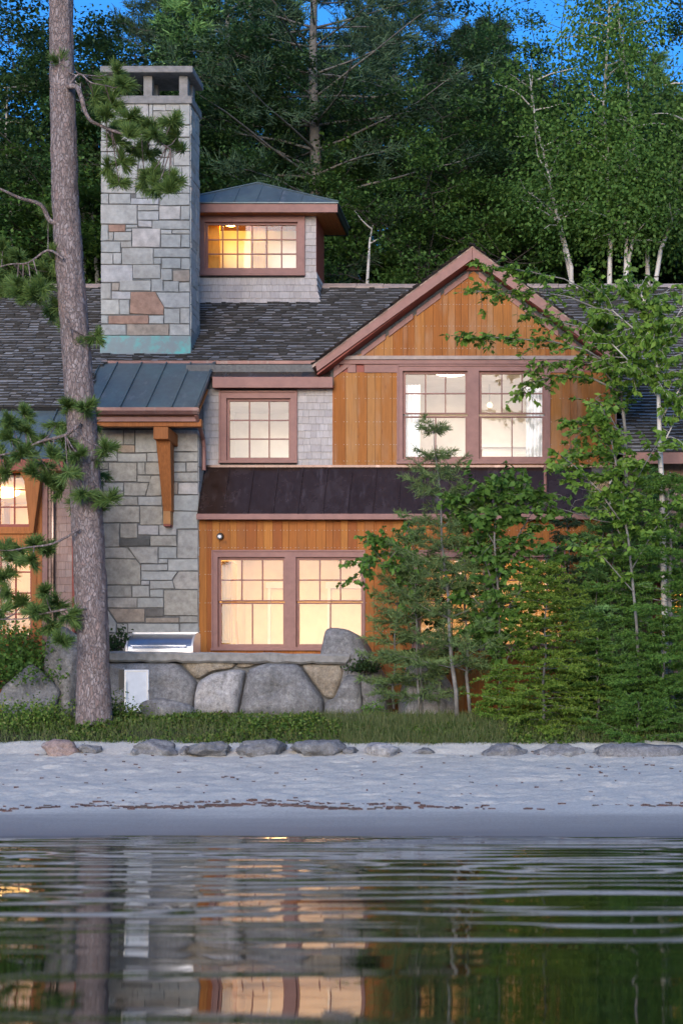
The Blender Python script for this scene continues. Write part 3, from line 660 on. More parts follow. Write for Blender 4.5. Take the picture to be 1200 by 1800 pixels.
random_ashlar(ch, CY + .012, CY + CD, 7.95, zc1 - .01, lambda a, b, h: (CX1 + h, a, b), rs, ['stone'] * 3 + ['stone_warm'])
MB().box(CX0 + .004, CX1 - .004, CY + .004, CY + CD, zc0, zc1).build('chimney_core', M['mortar'], ch)
sl0 = PZ(183, CY - .05); sl1 = PZ(168, CY - .05)
m = MB(); m.box(CX0 - .06, CX1 + .05, CY - .06, CY + CD + .05, sl0 + .01, sl1); m.build('crown_slab', M['stone_cap'], ch, bevel=.012)
for px in (193.5, 258.5, 321):
    for yy in (CY + .06, CY + CD - .2):
        xx = PX(px, CY); m = MB(); m.box(xx - .078, xx + .078, yy, yy + .15, sl1, sl1 + .40); m.build('cap_post', M['stone_cap'], ch, bevel=.01)
m = MB(); m.box(CX0 - .0, CX1 + .07, CY - .09, CY + CD + .1, sl1 + .40, sl1 + .52); m.build('cap_slab', M['stone_cap'], ch, bevel=.015)
m = MB(); m.prism_x([(CY - .035, 7.98), (CY - .035, PZ(591, CY)), (CY + .01, PZ(591, CY)), (CY + .01, 7.98)][::-1], CX0 - .012, CX1 + .012); m.build('flashing', M['verdigris'], ch)
m = MB()
m.add([(CX1 + .025, CY - .03, zR(CY) - .05), (CX1 + .025, CY + CD, zR(CY + CD) - .05), (CX1 + .025, CY + CD, zR(CY + CD) + .2), (CX1 + .025, CY - .03, zR(CY) + .3)], [(0, 1, 2, 3)])
m.add([(CX1 + .012, CY - .035, 7.98), (CX1 + .025, CY - .03, zR(CY) - .05), (CX1 + .025, CY - .03, zR(CY) + .3), (CX1 + .012, CY - .035, PZ(591, CY))], [(0, 1, 2, 3)])
m.build('side_flashing', M['verdigris'], ch)

# stone breast below the copper shed
SY = -.46; bs = 837 / 200.0
br = empty('stone_breast', (PX(255, SY), SY, 1.6), parent=house)
LOW = [(-50,150,45,258),(50,150,240,258),(245,150,325,258),(-50,262,55,385),(60,262,195,380),(200,262,325,320,'stone_tan'),(330,150,490,315),(200,325,410,385),(415,320,500,385),
 (-50,390,40,530),(45,390,130,440),(135,390,340,530),(345,390,400,480),(405,390,520,480),(345,485,440,535),(45,445,130,530),(-50,540,85,635),(90,540,240,600),(90,605,240,635),(245,540,430,540,400,635,245,635),(445,488,520,488,520,635,405,635),
 (-50,640,75,705),(80,640,345,705),(350,640,525,705),(-50,712,75,830),(80,712,360,832),(365,712,530,848),(495,150,600,315),(505,320,600,480),(525,485,600,640),(530,645,600,848),
 (605,150,790,310),(605,315,790,385),(605,390,700,460),(705,390,790,460),(605,465,790,532),(605,537,640,625,'stone_tan'),(645,540,790,625,'stone_white'),(605,630,790,745,'stone'),(605,750,790,878,'stone'),
 (-50,838,85,1010),(90,838,212,1010),(218,838,345,945),(350,852,500,922,'stone_white'),(505,852,632,925,'stone_white'),(218,950,435,1005,'stone_dark'),(440,930,632,1005),(638,885,790,1095),
 (-50,1015,90,1095),(95,1015,270,1015,325,1095,95,1095),(282,1012,495,1012,495,1132,362,1132),(500,1010,632,1095,'stone'),(500,1100,565,1132),(-50,1100,100,1290),(105,1100,332,1100,368,1145,368,1290,105,1290),
 (372,1140,565,1185,'stone'),(570,1100,790,1185),(372,1190,640,1190,600,1255,372,1255,'stone'),(645,1192,790,1192,790,1322,622,1322,605,1258),(372,1260,432,1292,'stone_white'),(437,1260,602,1260,615,1320,437,1320,'stone'),
 (-50,1295,105,1380),(110,1295,300,1380),(305,1297,432,1380,'stone'),(437,1325,535,1380,'stone'),(540,1328,790,1515,'stone_warm'),(-50,1385,112,1640),(118,1385,340,1458),(345,1385,536,1458),(130,1465,400,1465,400,1565,195,1565,'stone_tan'),(405,1465,536,1525,'stone_dark'),
 (405,1530,650,1568,'stone_tan'),(655,1520,790,1568),(120,1472,190,1570,185,1640,120,1640,'stone'),(195,1575,270,1640,'stone'),(275,1575,650,1640),(655,1575,790,1790,'stone'),(-50,1645,125,1990),(130,1645,260,1990),(265,1645,450,1990),(455,1645,650,1990),(655,1795,790,1990)]
rs = random.Random(12)
for q in LOW:
    mt_ = q[-1] if isinstance(q[-1], str) else rs.choice(['stone_warm'] * 6 + ['stone'] * 2)
    qq = q[:-1] if isinstance(q[-1], str) else q
    stone_piece(br, px_poly(qq, bs, 160, 720, SY), lambda a, b, h: (a, SY - h, b), mt_, r=rs, gap=.0016)
BX0, BX1 = PX(148, SY), PX(348.5, SY)
random_ashlar(br, SY + .01, .0, 1.6, 6.75, lambda a, b, h: (BX1 + h * .5, a, b), rs, ['stone', 'stone_warm'])
m = MB(); m.box(BX0 + .004, BX1 - .006, SY + .004, .6, 1.5, 7.0); m.build('masonry_core', M['mortar'], br)

# copper shed over the breast, with gutter, beam and bracket
sh = empty('copper_shed_roof', ((XS0 + XS1) / 2, -1.1, zR(-1.1)), parent=house)
m = MB(); m.slab((XS0, -1.12, zR(-1.12) + .01), (XS1, -1.12, zR(-1.12) + .01), (XS1, .27, zR(.27) + .01), (XS0, .27, zR(.27) + .01), .05); m.build('copper_sheet', M['copper_blue'], sh)
nv = Vector((0, -sn, cs))
for x in [XS0 + .01, XS0 + .30, XS0 + .73, XS0 + 1.17, XS0 + 1.60, XS1 - .03, XS1 - .0]:
    a_ = Vector((x, -1.12, zR(-1.12) + .01)); b_ = Vector((x, .26, zR(.26) + .01)); h_ = nv * (.03 if x < XS1 - .01 else .035); e_ = Vector((.008, 0, 0))
    MB().hexa([a_ - e_, a_ + e_, b_ + e_, b_ - e_, a_ - e_ + h_, a_ + e_ + h_, b_ + e_ + h_, b_ - e_ + h_]).build('standing_seam', M['copper_blue'], sh)
ge = zR(-1.12); gy = -1.12
prof = [(gy - .0, ge - .0), (gy - .0, ge - .10), (gy - .04, ge - .135), (gy - .10, ge - .125), (gy - .13, ge - .07), (gy - .13, ge - .015), (gy - .115, ge - .015), (gy - .115, ge - .065), (gy - .09, ge - .105), (gy - .04, ge - .115), (gy - .015, ge - .09), (gy - .015, ge)]
m = MB(); n = len(prof)
m.add([(XS0 - .05, a, b) for a, b in prof] + [(XS1 + .03, a, b) for a, b in prof], [((i + 1) % n, i, n + i, n + (i + 1) % n) for i in range(n)] + [tuple(range(n))[::-1], tuple(range(n, 2 * n))])
m.build('gutter', M['copper_gutter'], sh)
MB().box(XS0 + .12, XS1 - .03, -1.10, -1.06, ge - .225, ge - .14).build('fascia', M['trim'], sh, bevel=.004)
MB().box(XS0 + .22, XS1 + .05, -1.055, -.93, ge - .30, ge - .17).build('eave_beam', M['timber'], sh, bevel=.008)
m = MB(); m.slab((XS0, -1.1, ge - .12), (XS1, -1.1, ge - .12), (XS1, -.3, zR(-.3) - .14), (XS0, -.3, zR(-.3) - .14), .03); m.build('soffit', M['timber'], sh)
dx = PX(354.5, -.42)
MB().tube([(XS1 - .01, -1.17, ge - .12), (XS1 - .01, -1.05, ge - .2), (dx, -.30, ge - .36), (dx, -.24, ge - .5), (dx, -.24, BT - .1)], .035, 8).build('downspout', M['trim'], sh)
bk = empty('bracket', P(290, 920, -.6), parent=house)
b0, b1 = PX(276.5, -.85), PX(302, -.85)
m = MB(); m.box(PX(274, -1.0), PX(300, -1.0), -1.16, -.44, PZ(775, -1.0), PZ(753.5, -1.0)); m.build('outrigger', M['timber'], bk, bevel=.012)
zt_, zb_ = PZ(775, -.9), PZ(899, -.6)
m = MB(); m.hexa([(PX(288, -.6), -.64, zb_), (PX(303, -.6), -.64, zb_), (PX(303, -.6), -.47, zb_), (PX(288, -.6), -.47, zb_), (PX(277.5, -.9), -1.02, zt_), (PX(302.5, -.9), -1.02, zt_), (PX(303, -.6), -.47, zt_), (PX(277, -.6), -.47, zt_)]); m.build('brace', M['timber'], bk, bevel=.006)
m = MB(); m.box(PX(288.5, -.6), PX(301.5, -.6), -.66, -.47, PZ(922, -.6), zb_); m.build('tail_block', M['timber_end'], bk, bevel=.005)
MB().box(PX(289, -.6), PX(301, -.6), -.655, -.475, PZ(925.5, -.6), PZ(922.2, -.6)).build('tail_cap', M['trim_red'], bk)

# --- cupola
KY = 2.33
ku = empty('cupola', (PX(450, KY), KY, zR(KY)), parent=house)
kx0, kx1 = cup; kz0 = PZ(536, KY); kzt = PZ(374, KY - .2); KB = 3.25
KW = (PX(347, KY), PX(535.5, KY), PZ(485, KY), PZ(377, KY))
wall_shingles(ku, kx0, kx1 - .004, kz0, kzt, [KW], KY, 'wall_shingle', 17, .125)
m = MB(); holes_boxes(m, kx0 + .01, kx1 - .02, kz0 - .1, kzt, [KW], KY + .001, KY + .1); m.build('sheathing', M['mortar'], ku)
MB().box(kx1 - .018, kx1 + .0, KY + .0, KB, PZ(497, KY), kzt).build('side_panel', M['trim_red'], ku)
for i in range(5):                                 # flared side shingles
    z = kz0 + i * .125; f0 = .09 * (1 - i / 4) ** 2; f1 = .09 * (1 - (i + 1) / 4) ** 2 if i < 4 else 0
    MB().hexa([(kx1 - .02, KY - .02, z), (kx1 + .02 + f0, KY - .02, z), (kx1 + .02 + f0, KB, z), (kx1 - .02, KB, z), (kx1 - .02, KY - .02, z + .12), (kx1 + .004 + f1, KY - .02, z + .12), (kx1 + .004 + f1, KB, z + .12), (kx1 - .02, KB, z + .12)]).build('flared_shingle', M['wall_shingle'], ku)
MB().box(kx0 + .2, kx1, KY - .05, KY - .025, kz0 - .03, kz0 - .008).build('base_flashing', M['ridge'], ku)
MB().box(kx0, kx1 - .02, KB - .05, KB, kz0 - .1, kzt).build('back_wall', M['plaster_white'], ku)
MB().box(kx0, kx0 + .03, KY, KB, kz0 - .1, kzt).build('side_wall', M['trim_red'], ku)
ex0, ex1, ey0, ey1 = kx0 - .44, PX(593, KY - .28), KY - .28, KB + .25
ez0, ez1 = PZ(373, ey0), PZ(356.5, ey0)
for a in ((ex0, ex1, ey0, ey0 + .04), (ex0, ex1, ey1 - .04, ey1), (ex0, ex0 + .04, ey0 + .041, ey1 - .041), (ex1 - .04, ex1, ey0 + .041, ey1 - .041)):
    MB().box(a[0], a[1], a[2], a[3], ez0, ez1).build('fascia', M['trim'] if a[2] == ey0 and a[3] < KY else M['black_metal'], ku, bevel=.004)
x = ex0 + .04
while x < ex1 - .06:                                # soffit boards
    MB().box(x, min(x + .095, ex1 - .041), ey0 + .041, ey1 - .041, ez0 + .012, ez0 + .03).build('soffit_board', M['timber'], ku); x += .1
ap = Vector((PX(453, 2.77), 2.77, PZ(322, 2.77)))
c4 = [Vector((ex0 - .02, ey0 - .03, ez1 + .004)), Vector((ex1 + .02, ey0 - .03, ez1 + .004)), Vector((ex1 + .02, ey1 + .03, ez1 + .004)), Vector((ex0 - .02, ey1 + .03, ez1 + .004))]
m = MB(); m.add(c4 + [ap] + [v - Vector((0, 0, .02)) for v in c4], [(0, 1, 4), (1, 2, 4), (2, 3, 4), (3, 0, 4), (5, 6, 1, 0), (6, 7, 2, 1), (7, 8, 3, 2), (8, 5, 0, 3), (8, 7, 6, 5)]); m.build('copper_hip_roof', M['copper_blue'], ku)
for i, (a_, b_) in enumerate(((c4[1], ap), (c4[0], ap))):
    MB().tube([a_ + Vector((0, 0, .01)), b_ + Vector((0, 0, .012))], .016, 6).build('hip_seam', M['copper_blue'], ku)
for fx in (.13, .26, .39, .52, .65, .78, .9):
    b0_ = c4[0].lerp(c4[1], fx); tpar = min(fx / .5, (1 - fx) / .5) ; top_ = Vector((b0_.x, 0, 0))
    apx = (ap.x - c4[0].x) / (c4[1].x - c4[0].x); k_ = fx / apx if fx < apx else (1 - fx) / (1 - apx)
    tp = Vector((b0_.x, b0_.y + (ap.y - c4[0].y) * k_, b0_.z + (ap.z - c4[0].z) * k_))
    if k_ > .25: MB().tube([b0_ + Vector((0, 0, .008)), tp + Vector((0, 0, .004))], .011, 5).build('standing_seam', M['copper_blue'], ku)
window('cupola window of eighteen small panes', KY, KW, [(365, 520, [(395, 470.5, 6, 3)])], mat='trim')

# --- left wing with bay windows under a low copper roof
lw_ = empty('left_wing', (PX(40, -1.95), -1.95, 1.6), parent=house)
LY = -1.95; LX1 = PX(131, LY); LX0 = PX(-90, LY)
LA = (PX(-62, LY), PX(66, LY), PZ(938, LY), PZ(824, LY)); LB = (PX(-62, LY), PX(66, LY), PZ(1128, LY), PZ(958, LY))
m = MB(); holes_boxes(m, LX0, LX1 - .02, 1.4, 5.75, [LA, LB], LY + .001, LY + .15); m.build('sheathing', M['mortar'], lw_)
wall_shingles(lw_, PX(86, LY), LX1 - .03, 1.6, PZ(812, LY), [], LY, 'wall_shingle_red', 23, .125)
MB().box(LX1 - .03, LX1 + .012, LY - .03, SY, 1.5, 5.8).build('corner_board', M['trim_red'], lw_)
for a, b, mt_ in ((66.5, 76, 'timber'), (76.3, 85.7, 'trim')): MB().box(PX(a, LY), PX(b, LY), LY - .05, LY, 1.5, PZ(815, LY)).build('casing_board', M[mt_], lw_, bevel=.004)
MB().box(PX(-80, LY), PX(66, LY), LY - .04, LY, PZ(957.6, LY), PZ(938.4, LY)).build('spandrel', M['timber'], lw_, bevel=.004)
MB().box(PX(-80, LY), PX(66, LY), LY - .03, LY, 1.5, PZ(1128.6, LY)).build('apron_panel', M['timber'], lw_)
m = MB(); m.prism([(PX(60, LY), PZ(940, LY)), (PX(66, LY), PZ(940, LY)), (PX(78, LY), PZ(850, LY)), (PX(78, LY), PZ(828, LY)), (PX(40, LY), PZ(828, LY)), (PX(50, LY), PZ(850, LY))], LY - .2, LY - .055); m.build('corbel', M['timber'], lw_, bevel=.01)
MB().tube([P(93.5, 828, LY - .06), P(93.5, 1105, LY - .06)], .034, 8).build('downspout', M['copper_brown'], lw_)
window('tall left wing window under the copper eave', LY, LA, [(-52, 50, [(830, 921, 4, 3)])], mat='timber', sash='trim_red')
window('lower left wing window behind the pine', LY, LB, [(-52, 53, [(968, 1116, 4, 4)])], mat='timber', sash='trim_red')
le0 = Vector((-12.5, -2.22, PZ(806, -2.22))); le1 = Vector((PX(112, -2.22), -2.22, PZ(806, -2.22)))
m = MB(); m.slab(le0, le1, (XS0 - .01, -1.08, zR(-1.12) - .035), (-12.5, -1.08, zR(-1.12) - .035), .04); m.build('copper_roof', M['copper_blue'], lw_)
for k in range(9):
    a_ = le1 + Vector((-.02 - k * .43, 0, .0)); b_ = Vector((a_.x - .0, -1.09, zR(-1.12) - .035)); e_ = Vector((.008, 0, 0)); h_ = Vector((0, -.02, .022))
    MB().hexa([a_ - e_, a_ + e_, b_ + e_, b_ - e_, a_ - e_ + h_, a_ + e_ + h_, b_ + e_ + h_, b_ - e_ + h_]).build('standing_seam', M['copper_blue'], lw_)
MB().box(-12.5, le1.x, -2.25, -2.20, le1.z - .2, le1.z - .01).build('fascia', M['trim_red'], lw_, bevel=.005)
MB().box(-12.5, le1.x, -2.20, LY + .0, le1.z - .19, le1.z - .165).build('soffit', M['timber'], lw_)

# --- right wing, mostly hidden by the young trees
rw = empty('right_wing', (2.0, -1.9, 1.6), parent=house)
RY = -1.9; RW = (PX(1148, RY), PX(1270, RY), PZ(1135, RY), PZ(1020, RY))
m = MB(); holes_boxes(m, LOWX + .1, 4.4, 1.4, zR(RY) - .15, [RW], RY + .001, RY + .15); m.build('sheathing', M['mortar'], rw)
wall_shingles(rw, LOWX + .1, PX(1230, RY), 2.0, zR(RY) - .16, [(RW[0] - .02, RW[1] + .02, RW[2] - .02, RW[3] + .02)], RY, 'wall_shingle_red', 31, .16, .16, .3)
MB().box(LOWX + .05, LOWX + .1, RY - .02, .4, 1.5, zR(RY) - .15).build('corner_board', M['trim_red'], rw)
MB().box(LOWX, 4.5, -2.44, -2.40, zR(-2.4) - .18, zR(-2.4) + .005).build('fascia', M['trim'], rw, bevel=.004)
window('yellow lit window of the right wing', RY, RW, [(1160, 1258, [(1032, 1124, 3, 2)])], mat='trim_red')

# --- rooms behind the glass
def room(name, x0, x1, y0, y1, z0, z1, mat, floor='wood_floor'):
    r_ = empty(name, ((x0 + x1) / 2, (y0 + y1) / 2, z0), parent=house)
    MB().box(x0, x1, y1, y1 + .05, z0, z1).build('back_wall', M[mat], r_)
    MB().box(x0 - .05, x0, y0, y1, z0, z1).build('side_wall', M[mat], r_); MB().box(x1, x1 + .05, y0, y1, z0, z1).build('side_wall', M[mat], r_)
    MB().box(x0, x1, y0, y1, z1, z1 + .05).build('ceiling', M['plaster_white'], r_); MB().box(x0, x1, y0, y1, z0 - .05, z0).build('floor', M[floor], r_)
    ROOMS.append(r_); return r_
ROOMS = []
def lamp(label, loc, power, color=(1, .70, .36), r_=.09, drop=.5):
    t_ = empty('pendant_lamp', loc, label, 'lamp')
    loc = Vector(loc)
    MB().tube([loc + Vector((0, 0, r_ * .9)), loc + Vector((0, 0, drop))], .006, 5).build('cord', M['black_metal'], t_)
    pts = [loc + Vector((0, 0, r_ * math.cos(math.pi * k / 8))) for k in range(9)]; MB().tube(pts, [max(.004, r_ * math.sin(math.pi * k / 8)) for k in range(9)], 12).build('globe', M['bulb'], t_, smooth=True)
    l = bpy.data.lights.new('lamp_light', 'POINT'); l.energy = power; l.color = color; l.shadow_soft_size = .12
    lo = bpy.data.objects.new('lamp_light', l); link(lo, t_, loc + Vector((0, -.0, -r_ - .14)))
g0, g1 = PX(352, GY), PX(1040, GY)
room('ground_room', g0 + .05, g1 - .1, GY + .16, 3.2, 1.75, 4.85, 'plaster')
room('upper_room', GL + .05, GR - .1, .17, 2.6, 5.15, 7.88, 'plaster_white')
room('stair_room', WL + .1, GL - .06, .17, 2.2, 5.15, 7.4, 'plaster_white')
room('left_room', LX0, LX1 - .1, LY + .16, 1.0, 1.75, 5.5, 'plaster')
room('right_room', LOWX + .2, 4.3, RY + .16, 1.0, 1.75, 4.8, 'plaster')
def ceiling_lamp(room_, loc, power, color=(1, .57, .23), rad=.35):
    loc = Vector(loc); t = NT('lamp_glow'); e = t.node('ShaderNodeEmission'); e.inputs['Color'].default_value = (*color, 1); e.inputs['Strength'].default_value = power / (math.pi * math.pi * rad * rad); t.link(e.outputs[0], t.out.inputs[0])
    MB().tube([loc, loc + Vector((0, 0, -.05)), loc + Vector((0, 0, -.09))], [rad, rad, rad * .8], 20).build('ceiling_lamp', t.m, room_)
for xa_, xb_ in ((470, 520), (575, 640), (700, 780), (880, 940)):
    for q in ((xa_, xa_ + 5), (xb_ - 5, xb_)): MB().box(PX(q[0], 3.1), PX(q[1], 3.1), 3.13, 3.199, 1.76, 4.2).build('door_casing', M['plaster_white'], ROOMS[0])
    MB().box(PX(xa_ - 3, 3.1), PX(xb_ + 3, 3.1), 3.12, 3.199, 4.201, 4.32).build('door_head', M['plaster_white'], ROOMS[0])
LP = 9.5
ceiling_lamp(ROOMS[0], (PX(480, .9), 1.2, 4.848), LP); ceiling_lamp(ROOMS[0], (PX(860, .9), 1.2, 4.848), LP)
ceiling_lamp(ROOMS[1], (PX(790, .6), .6, 7.878), LP * .50, (1, .74, .50)); ceiling_lamp(ROOMS[2], (PX(450, .5), .55, 7.398), LP * .20, (1, .74, .50), .2)
ceiling_lamp(ROOMS[3], (PX(-10, -.8), -.6, 5.498), LP * .8, (1, .55, .17)); ceiling_lamp(ROOMS[4], (PX(1210, -.8), -.6, 4.798), LP * 1.4, (1, .55, .12))
lamp('round glowing pendant lamp inside the paired gable window', (PX(860, 1.0), 1.0, 7.30), LP * .1, (1, .75, .45), .055, .38)
ceiling_lamp(ku, (PX(405, 2.58), 2.58, kzt - .001), 1.7, (1, .56, .10), .12)
MB().box(kx0 + .05, PX(388, 2.6), 2.50, 2.56, kz0, kzt - .02).build('interior_panel', M['amber_wood'], ku)
MB().box(PX(441, 2.6), PX(467, 2.6), 2.55, 2.62, kz0, kzt - .02).build('interior_post', M['amber_wood'], ku)

def curtain(label, x0, x1, y, z0, z1, folds, grp=None):
    m = MB(); n = folds * 6; th = .006
    for k in range(n + 1):
        x = x0 + (x1 - x0) * k / n; yy = y + .028 * math.sin(k / 6 * 2 * math.pi) + .008 * math.sin(k * 1.7)
        for zz in (z0, z1): m.v.append((x, yy, zz))
    for k in range(n): m.f.append((2 * k, 2 * k + 2, 2 * k + 3, 2 * k + 1))
    m.build('curtain', M['curtain'], None, smooth=True, label=label, cat='curtain')
curtain('white curtain hanging at the left jamb of the gable window', PX(706, .25), PX(738, .25), .25, 5.35, 7.5, 5)
curtain('white curtain hanging at the right jamb of the gable window', PX(924, .25), PX(962, .25), .25, 5.35, 7.5, 6)
t_ = empty('bookcase', (PX(905, 2.3), 2.3, 5.15), 'white built-in cabinet against the back wall inside the gable window', 'cabinet')
a, b = PX(848, 2.3), PX(960, 2.3)
MB().box(a, b, 2.2, 2.58, 5.16, 6.75).build('carcass', M['plaster_white'], t_); MB().box(a - .06, b + .06, 2.12, 2.58, 6.751, 6.82).build('top_board', M['plaster_white'], t_)
for k in range(4): MB().box(a + .06 + k * (b - a - .06) / 4, a + (k + 1) * (b - a - .06) / 4, 2.175, 2.199, 5.3, 6.65).build('door', M['plaster_white'], t_, bevel=.01)
t_ = empty('settle', (PX(405, .2), .2, 1.75), 'amber wood cabinet with a curved arm inside the ground floor window', 'cabinet')
x0_, x1_ = PX(391, .1), PX(408, .1)
MB().box(x0_, x1_, .05, .5, 1.76, 4.35).build('tall_case', M['amber_wood'], t_)
m = MB(); m.prism([(x1_ + .001, 2.2), (x1_ + .16, 2.2), (x1_ + .15, 2.6), (x1_ + .08, 2.9), (x1_ + .05, 3.3), (x1_ + .001, 3.5)], .08, .3); m.build('curved_arm', M['amber_wood'], t_)
for k in range(3): MB().box(x0_ + .02, x1_ - .02, .02, .049, 2.2 + k * .75, 2.8 + k * .75).build('door', M['amber_wood'], t_, bevel=.006)
t_ = empty('bay_cabinet', (PX(-10, -1.2), -1.2, 1.75), 'amber wood cabinet inside the left wing windows', 'cabinet')
MB().box(PX(-40, -1.2), PX(8, -1.2), -1.2, -.9, 1.76, 5.2).build('carcass', M['amber_wood'], t_)
for k in range(4): MB().box(PX(-38, -1.2), PX(6, -1.2), -1.23, -1.201, 1.9 + k * .8, 2.6 + k * .8).build('door', M['amber_wood'], t_, bevel=.006)
# --- link wall between the gable block and the right wing
MB().box(GX1 + .101, LOWX + .049, -.1, .05, 1.5, 5.1).build('link_wall', M['trim_red'], house)

# ------------------------------------------------------------------ rocks and the stone counter
def rock_mesh(seed, sx, sy, sz, sub=4, planes=11, rough=.05, flat_bottom=True):
    r = np.random.default_rng(seed); bm = bmesh.new(); bmesh.ops.create_icosphere(bm, subdivisions=sub, radius=1)
    N = r.normal(size=(planes, 3)); N /= np.linalg.norm(N, axis=1)[:, None]; D = r.uniform(.62, .95, planes)
    P_ = np.array([v.co[:] for v in bm.verts]); dots = P_ @ N.T
    rad = np.where(dots > .05, D / np.maximum(dots, .05), 9).min(1); rad = np.minimum(rad, 1.05)
    for v, k in zip(bm.verts, rad):
        c = v.co * k; nz = mnoise.fractal(c * 2.2 + Vector((seed * 3.1, 0, 0)), .9, 2.0, 5); c = c * (1 + rough * 1.6 * nz)
        v.co = Vector((c.x * sx, c.y * sy, c.z * sz))
    faces = [tuple(v.index for v in f.verts) for f in bm.faces]; bm.verts.ensure_lookup_table(); vs = [tuple(v.co) for v in bm.verts]; bm.free()
    return vs, faces
def rock(label, px0, px1, py0, py1, Y, mat, seed, depth=None, group=None, bury=.3, sub=4, rough=.05, planes=11):
    w = (px1 - px0) * (DIST + Y) / FPX; h = (py1 - py0) * (DIST + Y) / FPX
    c = P((px0 + px1) / 2, (py0 + py1) / 2, Y); vs, fs = rock_mesh(seed, w / 2 * 1.1, (depth or w * .7) / 2, h / 2 * 1.15 * (1 + bury), sub, planes, rough)
    m = MB(); m.add([(a + c.x, b + c.y, d_ + c.z - h * bury * .5) for a, b, d_ in vs], fs)
    return m.build('boulder', M[mat], None, smooth=True, label=label, cat='rock', group=group)
def face_boulder(name, parent, zp, sc, ox, oy, Y, mat, seed, bulge=.1, depth=.35):
    r = random.Random(seed); pts = [Vector((PX(ox + zp[i] / sc, Y), PZ(oy + zp[i + 1] / sc, Y))) for i in range(0, len(zp), 2)][::-1]
    c = sum(pts, Vector((0, 0))) / len(pts); ring = []
    for i in range(len(pts)):
        a, b = pts[i], pts[(i + 1) % len(pts)]; n = max(3, int((b - a).length / .05))
        for k in range(n): ring.append(a.lerp(b, k / n))
    for _ in range(2): ring = [(ring[i - 1] + ring[i] * 2 + ring[(i + 1) % len(ring)]) / 4 for i in range(len(ring))]
    N = len(ring); m = MB(); prof = [(1.0, depth), (1.0, .03), (.99, -.22), (.965, -.45), (.91, -.66), (.8, -.84), (.62, -.96), (.42, -1.), (.2, -1.)]
    for s, y in prof:
        for p in ring:
            q = c + (p - c) * s; yy = Y + (y if y > 0 else y * bulge)
            if s < 1: yy += .075 * mnoise.fractal(Vector((q.x * 3.4, q.y * 3.4, seed)), .8, 2, 6) * (1.25 - s)
            m.v.append((q.x, yy, q.y))
    for k in range(len(prof) - 1):
        for i in range(N): j = (i + 1) % N; m.f.append((k * N + i, k * N + j, (k + 1) * N + j, (k + 1) * N + i))
    m.v.append((c.x, Y - bulge, c.y)); L = (len(prof) - 1) * N
    for i in range(N): m.f.append((L + i, L + (i + 1) % N, len(m.v) - 1))
    return m.build(name, M[mat], parent, smooth=True)
TY = -2.2
ct = empty('stone_counter', P(400, 1255, TY), 'grey stone slab counter on fitted boulders below the ground floor window', 'counter')
for k, (zp, mt_, bu) in enumerate([
    ((20, 190, 300, 190, 372, 265, 356, 375, 20, 385), 'rock', .10), ((303, 186, 525, 184, 518, 210, 430, 224, 372, 260), 'rock_brown', .06), ((529, 184, 632, 186, 566, 211, 523, 209), 'rock_brown', .05),
    ((376, 264, 432, 230, 520, 214, 560, 216, 527, 400, 360, 400, 362, 330), 'rock_pale', .12), ((568, 216, 640, 190, 768, 193, 800, 240, 864, 330, 862, 402, 532, 402), 'rock', .14),
    ((776, 193, 940, 193, 945, 240, 905, 335, 869, 328, 806, 240), 'rock_brown', .08), ((869, 335, 905, 338, 950, 235, 1010, 240, 1020, 402, 866, 402), 'rock', .10)]):
    face_boulder('boulder_face', ct, zp, 2.222, 180, 1080, TY + (.0, .05, .06, -.05, -.02, .05, .0)[k], mt_, 40 + k, bu * 1.9)
MB().box(PX(192, TY), PX(625, TY), TY + .05, -1.2, 1.45, PZ(1166, TY)).build('core', M['mortar'], ct)
m = MB(); nx = 60; prof = []
for k in range(nx + 1):
    px = 182 + (617 - 182) * k / nx; j = mnoise.noise(Vector((px * .02, 1, 0))); j2 = mnoise.noise(Vector((px * .05, 7, 0))); j3 = mnoise.noise(Vector((px * .03, 3, 4)))
    x = PX(px, TY); zt_ = PZ(1147.5 + (px - 400) * .012 + j * 2.5, TY); zb_ = PZ(1166 + j2 * 3.0 + (px - 400) * .01, TY); yf = TY - .16 + .05 * j3
    if k == nx: zb_ = (zt_ + zb_) / 2
    prof.append([(x, yf + .03, zt_ - .005), (x, yf - .0, zt_ - .04), (x, yf + .01, (zt_ + zb_) / 2 + .02 * j), (x, yf + .015, zb_ + .03), (x, yf + .06, zb_), (x, -1.15, zb_), (x, -1.15, zt_), (x, yf + .3, zt_ + .004)])
for k in range(nx + 1): m.v += prof[k]
for k in range(nx):
    for i in range(8): m.f.append((k * 8 + i, k * 8 + (i + 1) % 8, (k + 1) * 8 + (i + 1) % 8, (k + 1) * 8 + i))
m.f += [tuple(range(8))[::-1], tuple(nx * 8 + i for i in range(8))]
m.build('slab', M['stone_cap'], ct, smooth=False)
o = face_boulder('boulder', None, (846, 190, 852, 150, 872, 55, 905, 50, 960, 58, 1005, 85, 1062, 190, 1108, 270, 1116, 420, 985, 420, 900, 420, 870, 300), 2.222, 180, 1080, -2.02, 'rock', 91, .20, .7)
tag(o, 'tall upright grey boulder rising beside the end of the stone counter', 'rock')
rock('low grey rock at the foot of the small white refrigerator', 248, 335, 1229, 1262, -2.75, 'rock', 78, .5)
rock('rounded grey boulder in the shrubs to the left of the big pine', 5, 96, 1176, 1250, -3.0, 'rock', 79, .9)
rock('tall lichen grey standing stone just behind the big pine', 84, 152, 1088, 1265, -2.7, 'rock', 80, .6, bury=.1, sub=5, rough=.04)
rock('pale grey boulder among the saplings past the stone counter', 690, 790, 1175, 1275, -1.9, 'rock_pale', 83, .8)
rock('grey boulder low under the dark hemlock', 1050, 1150, 1165, 1270, -2.4, 'rock', 86, .8)
